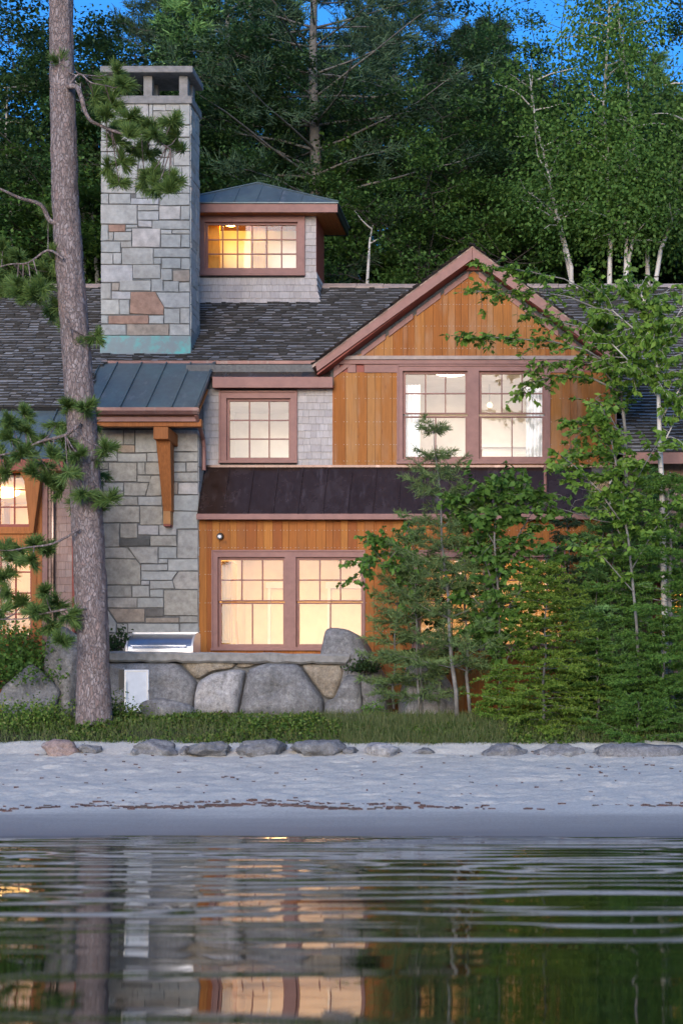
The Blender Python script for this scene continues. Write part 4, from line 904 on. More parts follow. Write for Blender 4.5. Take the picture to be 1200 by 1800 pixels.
for k, (a, b, c, d_, mt_, lb) in enumerate([(78, 132, 1302, 1324, 'rock_pink', 'flat pinkish rock half sunk at the top of the beach'), (236, 312, 1303, 1326, 'rock', 'flat blue grey rock at the beach edge below the refrigerator'), (234, 254, 1312, 1327, 'rock_pale', 'small white stone leaning on a flat rock at the beach edge'),
    (335, 402, 1304, 1325, 'rock', 'dark flat rock in the sand below the pale counter boulder'), (424, 505, 1299, 1324, 'rock', 'rounded grey rock under the greenery below the counter'), (517, 602, 1297, 1326, 'rock', 'broad grey rock at the beach edge below the upright boulder'),
    (640, 706, 1308, 1328, 'rock_pale', 'low pale rock nearly buried in sand below the twin pine sapling'), (852, 922, 1311, 1336, 'rock', 'dark rounded rock at the beach edge, smallest of the three in a row'), (934, 1042, 1309, 1340, 'rock', 'long pale topped rock in the middle of the row of three'), (1044, 1206, 1306, 1342, 'rock', 'longest grey rock ending the row at the beach edge')]):
    rock(lb, a, b, c, d_, -5.45 + .06 * (k % 3), mt_, 100 + k, .6, 'rocks along the top of the beach', bury=.5, rough=.10, planes=8)
for k, (a, b, c, d_) in enumerate([(142, 176, 1308, 1320), (604, 630, 1314, 1325), (722, 762, 1316, 1328), (318, 334, 1313, 1324)]):
    rock('small half buried grey stone between the larger rocks along the beach edge', a, b, c, d_, -5.4 + .05 * (k % 3), 'rock', 130 + k, .4, 'small stones along the beach edge', bury=.5, rough=.1, planes=8)
for k, (a, b, c) in enumerate(((384, 560, 1259), (562, 694, 1261))):
    x0, x1 = PX(a, -3.0), PX(b, -3.0); z = PZ(c, -3.0); m = MB(); n = 24
    for i in range(n):
        an = 2 * math.pi * i / n; q = math.copysign(abs(math.cos(an)) ** .35, math.cos(an)); w = math.copysign(abs(math.sin(an)) ** .5, math.sin(an)); j = 1 + .05 * mnoise.noise(Vector((math.cos(an) * 2, math.sin(an) * 2, k + .5)))
        m.v += [((x0 + x1) / 2 + (x1 - x0) / 2 * q * j, -2.95 + .42 * w * j, z + .012 * mnoise.noise(Vector((an, k, 3)))), ((x0 + x1) / 2 + (x1 - x0) / 2 * q * j, -2.95 + .42 * w * j, z - .16)]
    for i in range(n): j = (i + 1) % n; m.f.append((2 * i + 1, 2 * j + 1, 2 * j, 2 * i))
    m.f.append(tuple(2 * i for i in range(n))); m.build('stone_step', M['rock'], None, label=['long flat stone step in front of the counter boulders', 'short flat stone step below the upright boulder'][k], cat='step', group='stone steps', bevel=.01)

# ------------------------------------------------------------------ grill and refrigerator
gx0, gx1 = PX(222, -1.95), PX(340, -1.95); gz0 = PZ(1148, -1.95); gzt = PZ(1109, -1.95)
gr = empty('grill', ((gx0 + gx1) / 2, -1.7, gz0), 'stainless steel built-in grill with rolled hood on the stone counter', 'grill')
Hh = gzt - gz0; arc = [(-1.98 + .42 * (1 - math.cos(a)), gz0 + .03 + (Hh - .05) * math.sin(a)) for a in np.linspace(.0, math.pi / 2, 14)]
m = MB(); poly = arc + [(-1.45, arc[-1][1]), (-1.45, gz0 + .03)]
n = len(poly); m.add([(gx0 + .035, a, b) for a, b in poly] + [(gx1 - .035, a, b) for a, b in poly], [(i, (i + 1) % n, n + (i + 1) % n, n + i) for i in range(n)])
hood = m.build('hood', M['steel'], gr, smooth=False)
for a, b in ((gx0, gx0 + .03), (gx1 - .03, gx1)):
    m = MB(); pp = [(-1.99, gz0 + .002)] + [(p[0] - .012, p[1] + .012) for p in arc] + [(-1.44, arc[-1][1] + .012), (-1.44, gz0 + .002)]
    m.prism_x(pp[::-1], a, b); m.build('end_cheek', M['steel_pale'], gr)
MB().box(gx0 + .031, gx1 - .031, -2.0, -1.96, gz0 + .002, gz0 + .03).build('front_rail', M['steel_pale'], gr)
MB().box(gx0 + .01, gx1 - .01, -1.60, -1.55, gzt - .03, gzt + .006).build('back_trim', M['steel_pale'], gr)
MB().tube([(gx0 + .1, -2.035, gz0 + .115), (gx1 - .1, -2.035, gz0 + .115)], .013, 8).build('handle', M['steel'], hood)
for xx in (gx0 + .12, gx1 - .12): MB().tube([(xx, -2.035, gz0 + .115), (xx, -1.95, gz0 + .115)], .009, 6).build('handle_mount', M['steel'], hood)
fx0, fx1 = PX(210, -2.36), PX(263.5, -2.36); fz0, fz1 = PZ(1253, -2.36), PZ(1177, -2.36)
fr = empty('refrigerator', ((fx0 + fx1) / 2, -2.3, fz0), 'small white refrigerator door set in the dark left counter boulder', 'refrigerator')
MB().box(fx0, fx1 - .01, -2.385, -1.9, fz0, fz1).build('body', M['steel_dark'], fr)
dx0 = PX(219.5, -2.4)
dr = MB().box(dx0, fx1, -2.43, -2.386, fz0 + .01, fz1 - .004).build('door', M['white_enamel'], fr, bevel=.006)
for a in ((dx0 + .012, fx1 - .012, fz1 - .034, fz1 - .02), (dx0 + .012, fx1 - .012, fz0 + .03, fz0 + .044), (dx0 + .012, dx0 + .026, fz0 + .0445, fz1 - .0345), (fx1 - .026, fx1 - .012, fz0 + .0445, fz1 - .0345)):
    MB().box(a[0], a[1], -2.437, -2.4305, a[2], a[3]).build('door_trim', M['steel_pale'], dr, bevel=.002)
MB().tube([(dx0 + .04, -2.47, fz0 + .2), (dx0 + .04, -2.47, fz0 + .5)], .008, 6).build('handle', M['steel'], dr)

# ------------------------------------------------------------------ foliage tools
def nrm3(a): return a / np.maximum(np.linalg.norm(a, axis=1), 1e-6)[:, None]
def leaf_quads(C, D, L, W, r, droop=0.0, upness=.5):
    """rhombic leaves: base C, direction D"""
    n = len(C); D = nrm3(D + r.normal(scale=.25, size=(n, 3)) + np.array([0, 0, -droop])); N = nrm3(r.normal(size=(n, 3)) * (1 - upness) + np.array([0, -.25, 1.0]) * upness)
    S = nrm3(np.cross(D, N)); N = np.cross(S, D); l = L * r.uniform(.7, 1.25, (n, 1)); w = W * r.uniform(.75, 1.2, (n, 1))
    V = np.stack([C, C + D * l * .45 + S * w * .5 + N * w * .12, C + D * l, C + D * l * .45 - S * w * .5 + N * w * .12], 1)
    return V.reshape(-1, 3)
def needle_quads(C, D, L, W, r, spread=.6):
    n = len(C); D = nrm3(nrm3(D) + r.normal(scale=spread, size=(n, 3))); S = nrm3(np.cross(D, r.normal(size=(n, 3)))); l = L * r.uniform(.7, 1.2, (n, 1)); w = W * .5
    V = np.stack([C - S * w, C + S * w, C + D * l + S * w * .4, C + D * l - S * w * .4], 1); return V.reshape(-1, 3)
def rot_dir(d, az, el): return Vector((math.cos(az) * math.cos(el), math.sin(az) * math.cos(el), math.sin(el)))
def wander(p, d, L, n, r, wob=.12, grav=0.0):
    pts = [Vector(p)]; d = Vector(d).normalized()
    for k in range(n):
        d = (d + Vector((r.normal() * wob, r.normal() * wob, r.normal() * wob - grav))).normalized(); pts.append(pts[-1] + d * (L / n))
    return pts

def proto_deciduous(seed, H, cr, base, nlimb, nleaf, leafL, leafW, tw=.16, clump=.42):
    r = np.random.default_rng(seed); mb = MB(); tp = wander((0, 0, -.3), (r.normal() * .03, r.normal() * .03, 1), H * .93, 10, r, .05)
    mb.tube(tp, [tw * (1 - .9 * k / 10) for k in range(11)], 8); C = []
    for k in range(nlimb):
        f = base + (1 - base) * (k + r.uniform(0, 1)) / nlimb; p = tp[min(int(f * 10), 9)].lerp(tp[min(int(f * 10) + 1, 10)], f * 10 % 1)
        prof = math.sin(math.pi * min(1, .18 + .82 * (1 - (f - base) / (1 - base)) ** .8)) ** .6 if f > base else 1
        L = cr * (.35 + .75 * prof) * r.uniform(.75, 1.15); az = k * 2.4 + r.uniform(-.4, .4); limb = wander(p, rot_dir(None, az, r.uniform(.15, .7)), L, 6, r, .14, .01)
        r0 = tw * .33 * (1 - f * .6); mb.tube(limb, [r0 * (1 - .85 * q / 6) for q in range(7)], 5)
        for q in range(2, 7):
            for s in range(2):
                tg = wander(limb[q], rot_dir(None, az + (-1) ** s * r.uniform(.5, 1.3), r.uniform(-.25, .45)), L * r.uniform(.22, .42), 3, r, .2, .03)
                mb.tube(tg, [r0 * .3, r0 * .25, r0 * .18, r0 * .08], 3, False)
                C.append((tg[3], tg[3] - tg[2]))
    P_ = np.array([c[0][:] for c in C]); D_ = np.array([c[1][:] for c in C]); idx = r.integers(0, len(P_), nleaf)
    flat = np.array([1.15, 1.15, .30]); pos = P_[idx] + r.normal(scale=clump, size=(nleaf, 3)) * flat
    return mb, leaf_quads(pos, D_[idx] * 2 + r.normal(size=(nleaf, 3)) * .6 * np.array([1, 1, .4]), leafL, leafW, r, .2, .8)
def proto_pine(seed, H, lmax, base, spacing, leafL, leafW, per, droop=.05, upturn=.25, tw=.22, twigs=7, sp=.55):
    r = np.random.default_rng(seed); mb = MB(); tp = [Vector((.06 * math.sin(k * 1.3 + seed), .06 * math.cos(k * .9), -.3 + (H + .3) * k / 14)) for k in range(15)]
    mb.tube(tp, [tw * (1 - .94 * k / 14) for k in range(15)], 9); C = []; D = []; z = H * base
    for k in range(7):
        dl = wander((0, 0, H * r.uniform(.25, .62)), rot_dir(None, r.uniform(0, 6.28), r.uniform(-.25, .35)), lmax * r.uniform(.5, 1.0), 6, r, .1, .01); mb.tube(dl, [.035, .03, .024, .018, .012, .008, .004], 4, False)
    while z < H * .985:
        f = (z / H - base) / (1 - base); nb = 5 if f < .85 else 4; a0 = r.uniform(0, 6.28)
        for b in range(nb):
            L = lmax * (min(1, .55 + 1.2 * f) if f < .35 else (1 - f) ** .75 * 1.28) * r.uniform(.6, 1.15) + .12
            az = a0 + b * 6.28 / nb + r.uniform(-.3, .3); limb = wander((0, 0, z), rot_dir(None, az, upturn * (.2 + 1.2 * f) - droop), L, 6, r, .07, droop * .3 - .02)
            r0 = max(.008, tw * .16 * (1 - f * .7)); mb.tube(limb, [r0 * (1 - .8 * q / 6) for q in range(7)], 4, False)
            for s in range(twigs):
                t_ = .28 + .72 * (s + r.uniform(0, 1)) / twigs; q = min(int(t_ * 6), 5); p = limb[q].lerp(limb[q + 1], t_ * 6 % 1)
                tg = wander(p, rot_dir(None, az + (-1) ** s * r.uniform(.4, 1.1), r.uniform(-.1, .35)), L * .3 * (1.25 - t_ * .7) + .1, 3, r, .12)
                for i in (1, 2, 3): C.append(tg[i]); D.append(tg[i] - tg[i - 1])
            C.append(limb[6]); D.append(limb[6] - limb[5])
        z += spacing * r.uniform(.8, 1.2) * (1 - .3 * f)
    C = np.repeat(np.array([c[:] for c in C]), per, 0); D = np.repeat(nrm3(np.array([d_[:] for d_ in D])), per, 0)
    C = C + r.normal(scale=.05, size=C.shape) - D * r.uniform(0, .15, (len(C), 1))
    return mb, needle_quads(C, D + np.array([0, 0, .25]), leafL, leafW, r, sp)

def mesh_tree(name, mb, V, k, bark, leaf, loc, label, cat='tree', group=None, kind=None):
    root = empty(name, loc, label, cat, group)
    t_ = mb.build('trunk', M[bark], None, origin=(0, 0, 0), smooth=True); t_.parent = root; ORG[t_] = Vector(loc); t_.location = (0, 0, 0)
    c_ = np_mesh('crown', V, k, M[leaf]); c_.parent = root; c_.location = (0, 0, 0)
    return root
def copy_tree(root, loc, rz, sc, label=None):
    r_ = root.copy(); COL.objects.link(r_); r_.location = loc; r_.rotation_euler = (0, 0, rz); r_.scale = sc
    for c_ in list(root.children):
        q = c_.copy(); COL.objects.link(q); q.parent = r_
    if label: r_['label'] = label
    return r_

# ------------------------------------------------------------------ the wood behind the house
def gz(Y): return float(ground_z(Y)) - .1
protos = {
 'dec1': (*proto_deciduous(1, 14, 3.1, .22, 34, 62000, .085, .06, clump=.21), 'bark_dark', 'leaf_dark', 14, 'broadleaf_tree'),
 'dec2': (*proto_deciduous(2, 13, 2.9, .18, 36, 62000, .085, .06, clump=.21), 'bark_dark', 'wood_mid', 13, 'broadleaf_tree'),
 'dec3': (*proto_deciduous(3, 9, 2.6, .12, 32, 52000, .085, .06, clump=.20), 'bark_dark', 'wood_bright', 9, 'broadleaf_tree'),
 'pine1': (*proto_pine(4, 20, 4.4, .42, .62, .2, .022, 19, tw=.3), 'bark_grey', 'needle_dark', 20, 'white_pine'),
 'pine2': (*proto_pine(5, 18, 3.6, .16, .6, .2, .022, 16), 'bark_dark', 'needle_blue', 18, 'white_pine'),
 'spruce': (*proto_pine(6, 17, 2.5, .06, .42, .15, .022, 15, .22, .05, .2, 8, .7), 'bark_dark', 'needle_dark', 17, 'spruce_tree'),
}
LBL = {'dec1': ('dark green broadleaf tree in the wood behind the house', 'dark broadleaf trees behind the house'), 'dec2': ('mid green broadleaf tree in the wood behind the house', 'mid green broadleaf trees behind the house'),
       'dec3': ('low bright green broadleaf tree rising just behind the roof ridge', 'low bright trees behind the roof ridge'), 'pine1': ('tall dark pine with layered boughs in the wood behind the house', 'tall dark pines behind the house'),
       'pine2': ('slender blue green pine in the wood behind the house', 'slender pines behind the house'), 'spruce': ('narrow dark spruce in the wood behind the house', 'spruces behind the house')}
PROTO = {}
WHERE = [(-100, 75, 'above the left wing roof'), (75, 175, 'right behind the big red pine trunk'), (175, 345, 'behind the stone chimney'), (345, 480, 'behind the cupola'), (480, 610, 'behind the bare trunked pine'), (610, 740, 'between the cupola and the gable'), (740, 900, 'behind the gable peak'), (900, 1045, 'behind the right slope of the gable'), (1045, 1140, 'behind the straight white birches'), (1140, 1300, 'behind the right end of the roof')]
LOOK = {'dec1': 'dark green broadleaf tree', 'dec2': 'mid green broadleaf tree', 'dec3': 'low bright broadleaf tree', 'pine1': 'tall dark layered pine', 'pine2': 'slender blue green pine', 'spruce': 'narrow dark spruce'}
OWN = {('spruce', 862): 'tallest narrow dark spruce deep in the wood behind the gable peak', ('spruce', 820): 'narrow dark spruce close behind the tallest spruce past the gable peak', ('spruce', 770): 'shortest narrow spruce deep in the wood behind the left slope of the gable',
       ('spruce', 575): 'narrow dark spruce close beside the trunk of the bare trunked pine', ('spruce', 505): 'short narrow dark spruce between the bare trunked pine and the cupola roof', ('dec1', 45): 'dark green broadleaf tree above the left wing roof, beside the big red pine',
       ('dec1', -60): 'dark green broadleaf tree above the far end of the left wing roof', ('dec3', 60): 'low bright broadleaf tree above the left wing roof, beside the big red pine', ('dec3', -40): 'low bright broadleaf tree above the far end of the left wing roof'}
def wood_label(kind, px, Y):
    if (kind, px) in OWN: return OWN[(kind, px)]
    w = next(t for a, b, t in WHERE if a <= px < b); return LOOK[kind] + (' deep in the wood' if Y > 14 else '') + ' ' + w
def plant(kind, px, Y, top, rz=0., wide=1.0, label=None):
    label = label or wood_label(kind, px, Y)
    mb, V, bark, leaf, H, nm = protos[kind]; X_ = PX(px, Y); z0 = gz(Y); s = (PZ(top, Y) - z0) / H; loc = (X_, Y, z0)
    if kind not in PROTO:
        o = mesh_tree(nm, mb, V, 4, bark, leaf, (0, 0, 0), LBL[kind][0], 'tree', LBL[kind][1]); o.location = loc; o.rotation_euler = (0, 0, rz); o.scale = (s * wide, s * wide, s); PROTO[kind] = o
        if label: o['label'] = label
    else: copy_tree(PROTO[kind], loc, rz, (s * wide, s * wide, s), LBL[kind][0] if not label else label)
plant('pine1', 553, 9, -330, .4, 1.0, 'biggest dark pine with bare lower trunk right behind the cupola')
for a in [('pine1', 400, 14, -160, 2.), ('pine1', 300, 18, -40, 4.), ('pine1', 690, 17, -60, 1.), ('pine2', 470, 20, -90, 0.), ('pine2', 640, 21, 20, 2.), ('pine2', 330, 12, -40, 3.3), ('pine2', 1130, 22, 70, 1.),
          ('spruce', 862, 15, 4, 0.), ('spruce', 820, 19, 20, 2.), ('spruce', 770, 16, 70, 1.), ('spruce', 575, 22, 60, 3.), ('spruce', 930, 20, 110, 5.), ('spruce', 505, 16, 150, 4.),
          ('dec1', 45, 10, 75, 0., .95), ('dec1', 135, 13, 115, 1., 1.), ('dec1', -60, 13, 40, 2., .8), ('dec1', 240, 15, 90, 3., .9), ('dec1', 330, 10, -30, 4., 1.1), ('dec1', 780, 12, 90, 5.), ('dec1', 960, 13, 130, 0.6), ('dec1', 1200, 12, 70, 1.3), ('dec1', 1060, 16, 95, 2.2), ('dec1', 150, 22, 140, 2.7, 1.2), ('dec1', 20, 22, 150, 2.7, 1.2),
          ('dec2', 190, 9, 150, 0., 1.), ('dec2', 90, 8, 200, 1., 1.), ('dec2', -20, 8, 260, 4., 1.), ('dec2', 720, 10, 130, 2.), ('dec2', 860, 10, 130, 3.), ('dec2', 1010, 13, 70, 4., .8), ('dec2', 1110, 14, 60, 5., .8), ('dec2', 1240, 11, 50, .7, .9), ('dec2', 400, 9, 130, 1.6, .8),
          ('dec3', 735, 8, 330, 0., .8), ('dec3', 850, 8.5, 320, 1., .8), ('dec3', 940, 11, 330, 2.), ('dec3', 1050, 12, 300, 3.), ('dec3', 1170, 11, 280, 4.), ('dec3', 60, 7, 380, 2.), ('dec3', 165, 7.5, 350, 3.), ('dec3', 410, 8, 300, 3.6), ('dec3', -40, 7.5, 350, 1.)]:
    plant(*a)
# white birches by the gable
def birch(label, stems, Y, seed, leaf='wood_bright', nleaf=7500, name='birch_tree', rad=.06):
    r = np.random.default_rng(seed); mb = MB(); C = []; D = []
    base = P(stems[0][0][0], stems[0][0][1], Y); root_z = gz(Y)
    for st in stems:
        pts = [P(a, b, Y + (i * .12)) for i, (a, b) in enumerate(st)]; pts = [Vector((pts[0].x, Y, root_z - .3))] + pts
        n = len(pts); mb.tube(pts, [rad * (1 - .75 * k / (n - 1)) for k in range(n)], 8)
        for k in range(3, n):
            for q in range(6 if rad > .05 else 1):
                t_ = r.uniform(); p = pts[k - 1].lerp(pts[k], t_); L = r.uniform(.8, 2.0) * min(1, rad * 10); az = r.uniform(0, 6.28)
                lb = wander(p, rot_dir(None, az, r.uniform(.1, .7)), L, 5, r, .15, .04); mb.tube(lb, [.022, .019, .015, .011, .007, .004], 4, False)
                for i in range(2, 6):
                    C.append(lb[i]); D.append(lb[i] - lb[i - 1])
    P_ = np.array([c[:] for c in C]); D_ = np.array([c[:] for c in D]); idx = r.integers(0, len(P_), nleaf)
    V = leaf_quads(P_[idx] + r.normal(scale=.3, size=(nleaf, 3)), D_[idx] * 3, .09, .065, r, .5, .5) - np.array(base[:])
    mb.v = [(a - base.x, b - base.y, c - base.z) for a, b, c in mb.v]
    mesh_tree(name, mb, V, 4, 'birch_bark', leaf, base, label)
birch('white birch leaning left behind the gable, its stem forking low', [[(1006, 505), (990, 430), (972, 350), (962, 300), (940, 210), (930, 130)], [(1003, 470), (985, 400), (975, 380), (955, 350)]], 5.4, 51)
birch('tall straight white birch behind the right roof with a dark kinked branch', [[(1070, 505), (1072, 420), (1067, 330), (1066, 260), (1060, 190), (1066, 90), (1070, 10), (1075, -80)], [(1071, 450), (1078, 380), (1082, 300)]], 5.5, 52)
birch('thin white birch pair growing close together behind the right roof', [[(1098, 505), (1100, 420), (1095, 360), (1100, 250)], [(1098, 490), (1112, 420), (1120, 360), (1118, 290)]], 5.3, 53)
birch('grey stemmed birch with a stout straight trunk behind the right roof', [[(1138, 505), (1136, 430), (1130, 350), (1112, 240), (1100, 130), (1088, 50), (1083, -30)]], 5.7, 54)
birch('white birch leaning right behind the right roof end', [[(1150, 505), (1160, 440), (1176, 400), (1190, 340), (1205, 270), (1210, 120)]], 5.2, 55)
birch('bare topped slender white birch stem standing beside the cupola', [[(645, 502), (648, 450), (650, 420), (655, 396)]], 6.0, 56, nleaf=30, rad=.045)
birch('slim white birch in the wood behind the big pine trunk', [[(148, 500), (147, 400), (148, 300), (146, 220), (140, 130)], [(172, 500), (165, 400), (158, 320), (150, 250)]], 6.8, 57, 'leaf_dark')
birch('slim white birch in the wood above the left roof', [[(20, 500), (22, 430), (18, 340), (10, 250), (14, 150)], [(20, 440), (30, 380), (52, 310)]], 6.8, 58, 'leaf_dark')

# ------------------------------------------------------------------ the big red pine on the left
def px_path(path, Y0, r, jitter=.1):
    out = []; y = Y0
    for a, b in path: out.append(P(a, b, y)); y += r.normal() * jitter
    return out
r = np.random.default_rng(70); PY = -4.0
tr_px = [(166, 1275, 66), (165, 1245, 62), (164, 1190, 58), (164, 1120, 57), (158, 1000, 56), (153, 900, 55), (148, 800, 53), (139, 680, 51), (130, 560, 50), (121, 450, 50), (114, 330, 47), (112, 220, 45), (109, 110, 42.5), (107.5, 0, 41), (104, -160, 38), (100, -330, 34)]
ys_ = np.array([p[1] for p in tr_px][::-1], float); xs_ = np.array([p[0] for p in tr_px][::-1]); ws_ = np.array([p[2] for p in tr_px][::-1])
rootp = P(165, 1256, PY); mb = MB(); NR, NS = 190, 40; sc_ = (DIST + PY) / FPX
for i in range(NR):
    py = 1275 - (1275 + 330) * i / (NR - 1); cx = np.interp(py, ys_, xs_); w = np.interp(py, ys_, ws_) / 2 * sc_; c = P(cx, py, PY)
    for j in range(NS):
        a = 2 * math.pi * j / NS; q = Vector((math.cos(a) * 5.5, math.sin(a) * 5.5, c.z * 2.2)); pl = mnoise.voronoi(q)[0]; crack = min(1, (pl[1] - pl[0]) * 3.0)
        rr = w * (1 + .05 * mnoise.noise(q * .6)) + .016 * (crack - 1) + .006 * mnoise.noise(q * 3); mb.v.append((c.x + math.cos(a) * rr - rootp.x, c.y + math.sin(a) * rr - rootp.y, c.z - rootp.z))
for i in range(NR - 1):
    for j in range(NS): k2 = (j + 1) % NS; mb.f.append((i * NS + j, i * NS + k2, (i + 1) * NS + k2, (i + 1) * NS + j))
pine = empty('red_pine', rootp, 'tall red pine with thick flaking trunk standing in front of the chimney', 'tree')
t_ = mb.build('trunk', M['bark_pine'], None, origin=(0, 0, 0), smooth=True); t_.parent = pine
NC, ND = [], []; lm = MB(); LIMBS = []
def tuft(c, rad, n=4):
    c = Vector(c)
    for k in range(n):
        d = Vector((r.normal(), r.normal(), r.normal() * .7 + .25)).normalized(); b = c - d * rad * .15; e = c + d * rad * .55
        lm.tube([b - rootp, e - rootp], [.006, .004], 3, False)
        for q in range(150):
            u = r.uniform(0, 1); NC.append(b.lerp(e, u)); ND.append(d * .75)
def limb(path, r0, Y0=PY, jit=.08):
    global lm; lm = MB(); LIMBS.append(lm)
    pts = px_path(path, Y0, r, jit); n = len(pts); fine = []
    for i in range(n - 1):
        for k in range(4):
            a, b, c, d_ = pts[max(i - 1, 0)], pts[i], pts[i + 1], pts[min(i + 2, n - 1)]; u = k / 4
            fine.append(.5 * (2 * b + (c - a) * u + (2 * a - 5 * b + 4 * c - d_) * u * u + (3 * b - a - 3 * c + d_) * u ** 3))
    fine.append(pts[-1]); m_ = len(fine)
    lm.tube([p - rootp for p in fine], [r0 * (1 - .75 * k / (m_ - 1)) for k in range(m_)], 7); return fine
def tufts_from(fine, spots, rad=.19, dY=.35, n=4):
    for a, b in spots:
        c = P(a, b, PY + r.normal() * dY); near = min(fine, key=lambda p: (p - c).length)
        lm.tube([near - rootp, near.lerp(c, .5) + Vector((0, 0, -.04)) - rootp, c - rootp], [.012, .009, .006], 4, False); tuft(c, rad * r.uniform(.9, 1.35), n + 1)
f1 = limb([(118, 152), (135, 153), (143, 170), (150, 195), (160, 212), (180, 222), (215, 235), (260, 240), (300, 262)], .045, PY - .2)
tufts_from(f1, [(188, 205), (205, 250), (230, 208), (252, 232), (275, 238), (302, 214), (288, 245), (322, 264), (240, 262), (214, 285), (210, 322), (190, 296), (262, 312), (282, 306), (303, 322), (296, 338), (262, 268), (225, 240), (246, 222), (268, 222), (312, 240), (276, 330), (255, 320), (200, 225)], .17)
f1b = limb([(122, 150), (140, 130), (160, 145), (185, 150)], .02, PY - .2); tufts_from(f1b, [(180, 185), (200, 188), (165, 170), (205, 128), (217, 150), (195, 168), (190, 140), (106, 112), (112, 100)], .17)
f2 = limb([(108, 392), (88, 388), (72, 360), (35, 348), (5, 334), (-40, 315)], .045, PY - .15)
f3 = limb([(112, 455), (85, 440), (50, 462), (15, 465), (-30, 480)], .022, PY - .3)
tufts_from(f3, [(15, 470), (35, 455), (60, 488), (88, 478), (110, 450), (122, 470), (40, 518), (60, 524), (30, 500), (10, 520), (75, 505), (95, 455), (5, 440), (85, 380), (92, 545), (-10, 490)], .2)
f3b = limb([(118, 560), (122, 575)], .01, PY - .28); tufts_from(f3b, [(120, 576), (136, 612), (168, 592), (105, 540)], .11, .05, 3)
f4 = limb([(140, 745), (115, 765), (75, 775), (40, 790), (0, 800), (-40, 800)], .03, PY - .3)
tufts_from(f4, [(20, 772), (45, 758), (40, 800), (62, 780), (90, 802), (112, 772), (120, 830), (140, 800), (166, 800), (132, 850), (150, 868), (172, 832), (60, 832), (20, 742), (42, 728), (162, 742), (120, 716), (82, 850), (168, 898), (142, 888), (190, 880), (100, 745), (5, 800), (75, 815), (140, 770), (15, 830), (150, 720), (185, 790), (110, 860)], .2)
f5 = limb([(140, 930), (95, 955), (50, 962), (10, 968), (-30, 960)], .02, PY - .3); tufts_from(f5, [(8, 966), (38, 966), (62, 958), (25, 984), (55, 985), (80, 965)], .17)
f6 = limb([(150, 1068), (112, 1072), (70, 1080), (40, 1088), (-20, 1088)], .022, PY - .3); tufts_from(f6, [(80, 1042), (100, 1062), (122, 1082), (15, 1042), (42, 1062), (62, 1072), (110, 1128), (148, 1066), (135, 1100), (5, 1075), (90, 1100), (10, 1015), (75, 1075)], .17)
for q in LIMBS:
    t_ = q.build('limb', M['bark_pine'], None, origin=(0, 0, 0), smooth=True); t_.parent = pine
NCa = np.array([p[:] for p in NC]); NDa = np.array([p[:] for p in ND])
c_ = np_mesh('crown', needle_quads(NCa, NDa, .15, .012, r, .42) - np.array(rootp[:]), 4, M['needle_mid']); c_.parent = pine; c_.location = (0, 0, 0)

# ------------------------------------------------------------------ young trees on the right
def leafy_tree(name, label, stems, bark, leaf, seed, L=.1, W=.07, per=9, tw=(.25, .6), ntw=3.0, droop=.5, r0=.03, upness=.45, flat=.3, extra=()):
    """stems: list of (radius, Y, [(px,py)...]) ; twigs with alternate leaves grow along all but the first third of the first stem"""
    r = np.random.default_rng(seed); mb = MB(); C = []; D = []; base = P(*stems[0][2][0], stems[0][1])
    for si, (rad, Y, path, t0) in enumerate(stems):
        pts = []; y = Y
        for k, (a, b) in enumerate(path): pts.append(P(a, b, y)); y += r.normal() * .06
        n = len(pts); mb.tube([p - base for p in pts], [max(.003, rad * (1 - .8 * k / (n - 1))) for k in range(n)], 6)
        tot = sum((pts[i + 1] - pts[i]).length for i in range(n - 1)); k_ = int(tot * ntw * 2.6)
        for q in range(k_):
            u = t0 + (1 - t0) * (q + r.uniform()) / k_; f = u * (n - 1); i = min(int(f), n - 2); p = pts[i].lerp(pts[i + 1], f - i); d = (pts[i + 1] - pts[i]).normalized()
            sd_ = Vector((r.normal(), r.normal(), r.normal() * flat)); dd = d * .6 + sd_.normalized(); tg = wander(p, dd, r.uniform(*tw), 4, r, .18, .05)
            mb.tube([w_ - base for w_ in tg], [.006, .005, .004, .003, .002], 3, False)
            for w_ in range(int(per * 1.6)):
                t_ = r.uniform(.15, 1); g = t_ * 4; j = min(int(g), 3); C.append(tg[j].lerp(tg[j + 1], g - j)); dv = tg[j + 1] - tg[j]; D.append(dv.normalized() * .6 + Vector((r.normal(), r.normal(), r.normal() * .4)) * .8)
    C = np.array([c[:] for c in C]); D = np.array([c[:] for c in D]); V = leaf_quads(C, D, L, W, r, droop, upness) - np.array(base[:])
    return mesh_tree(name, mb, V, 4, bark, leaf, base, label)
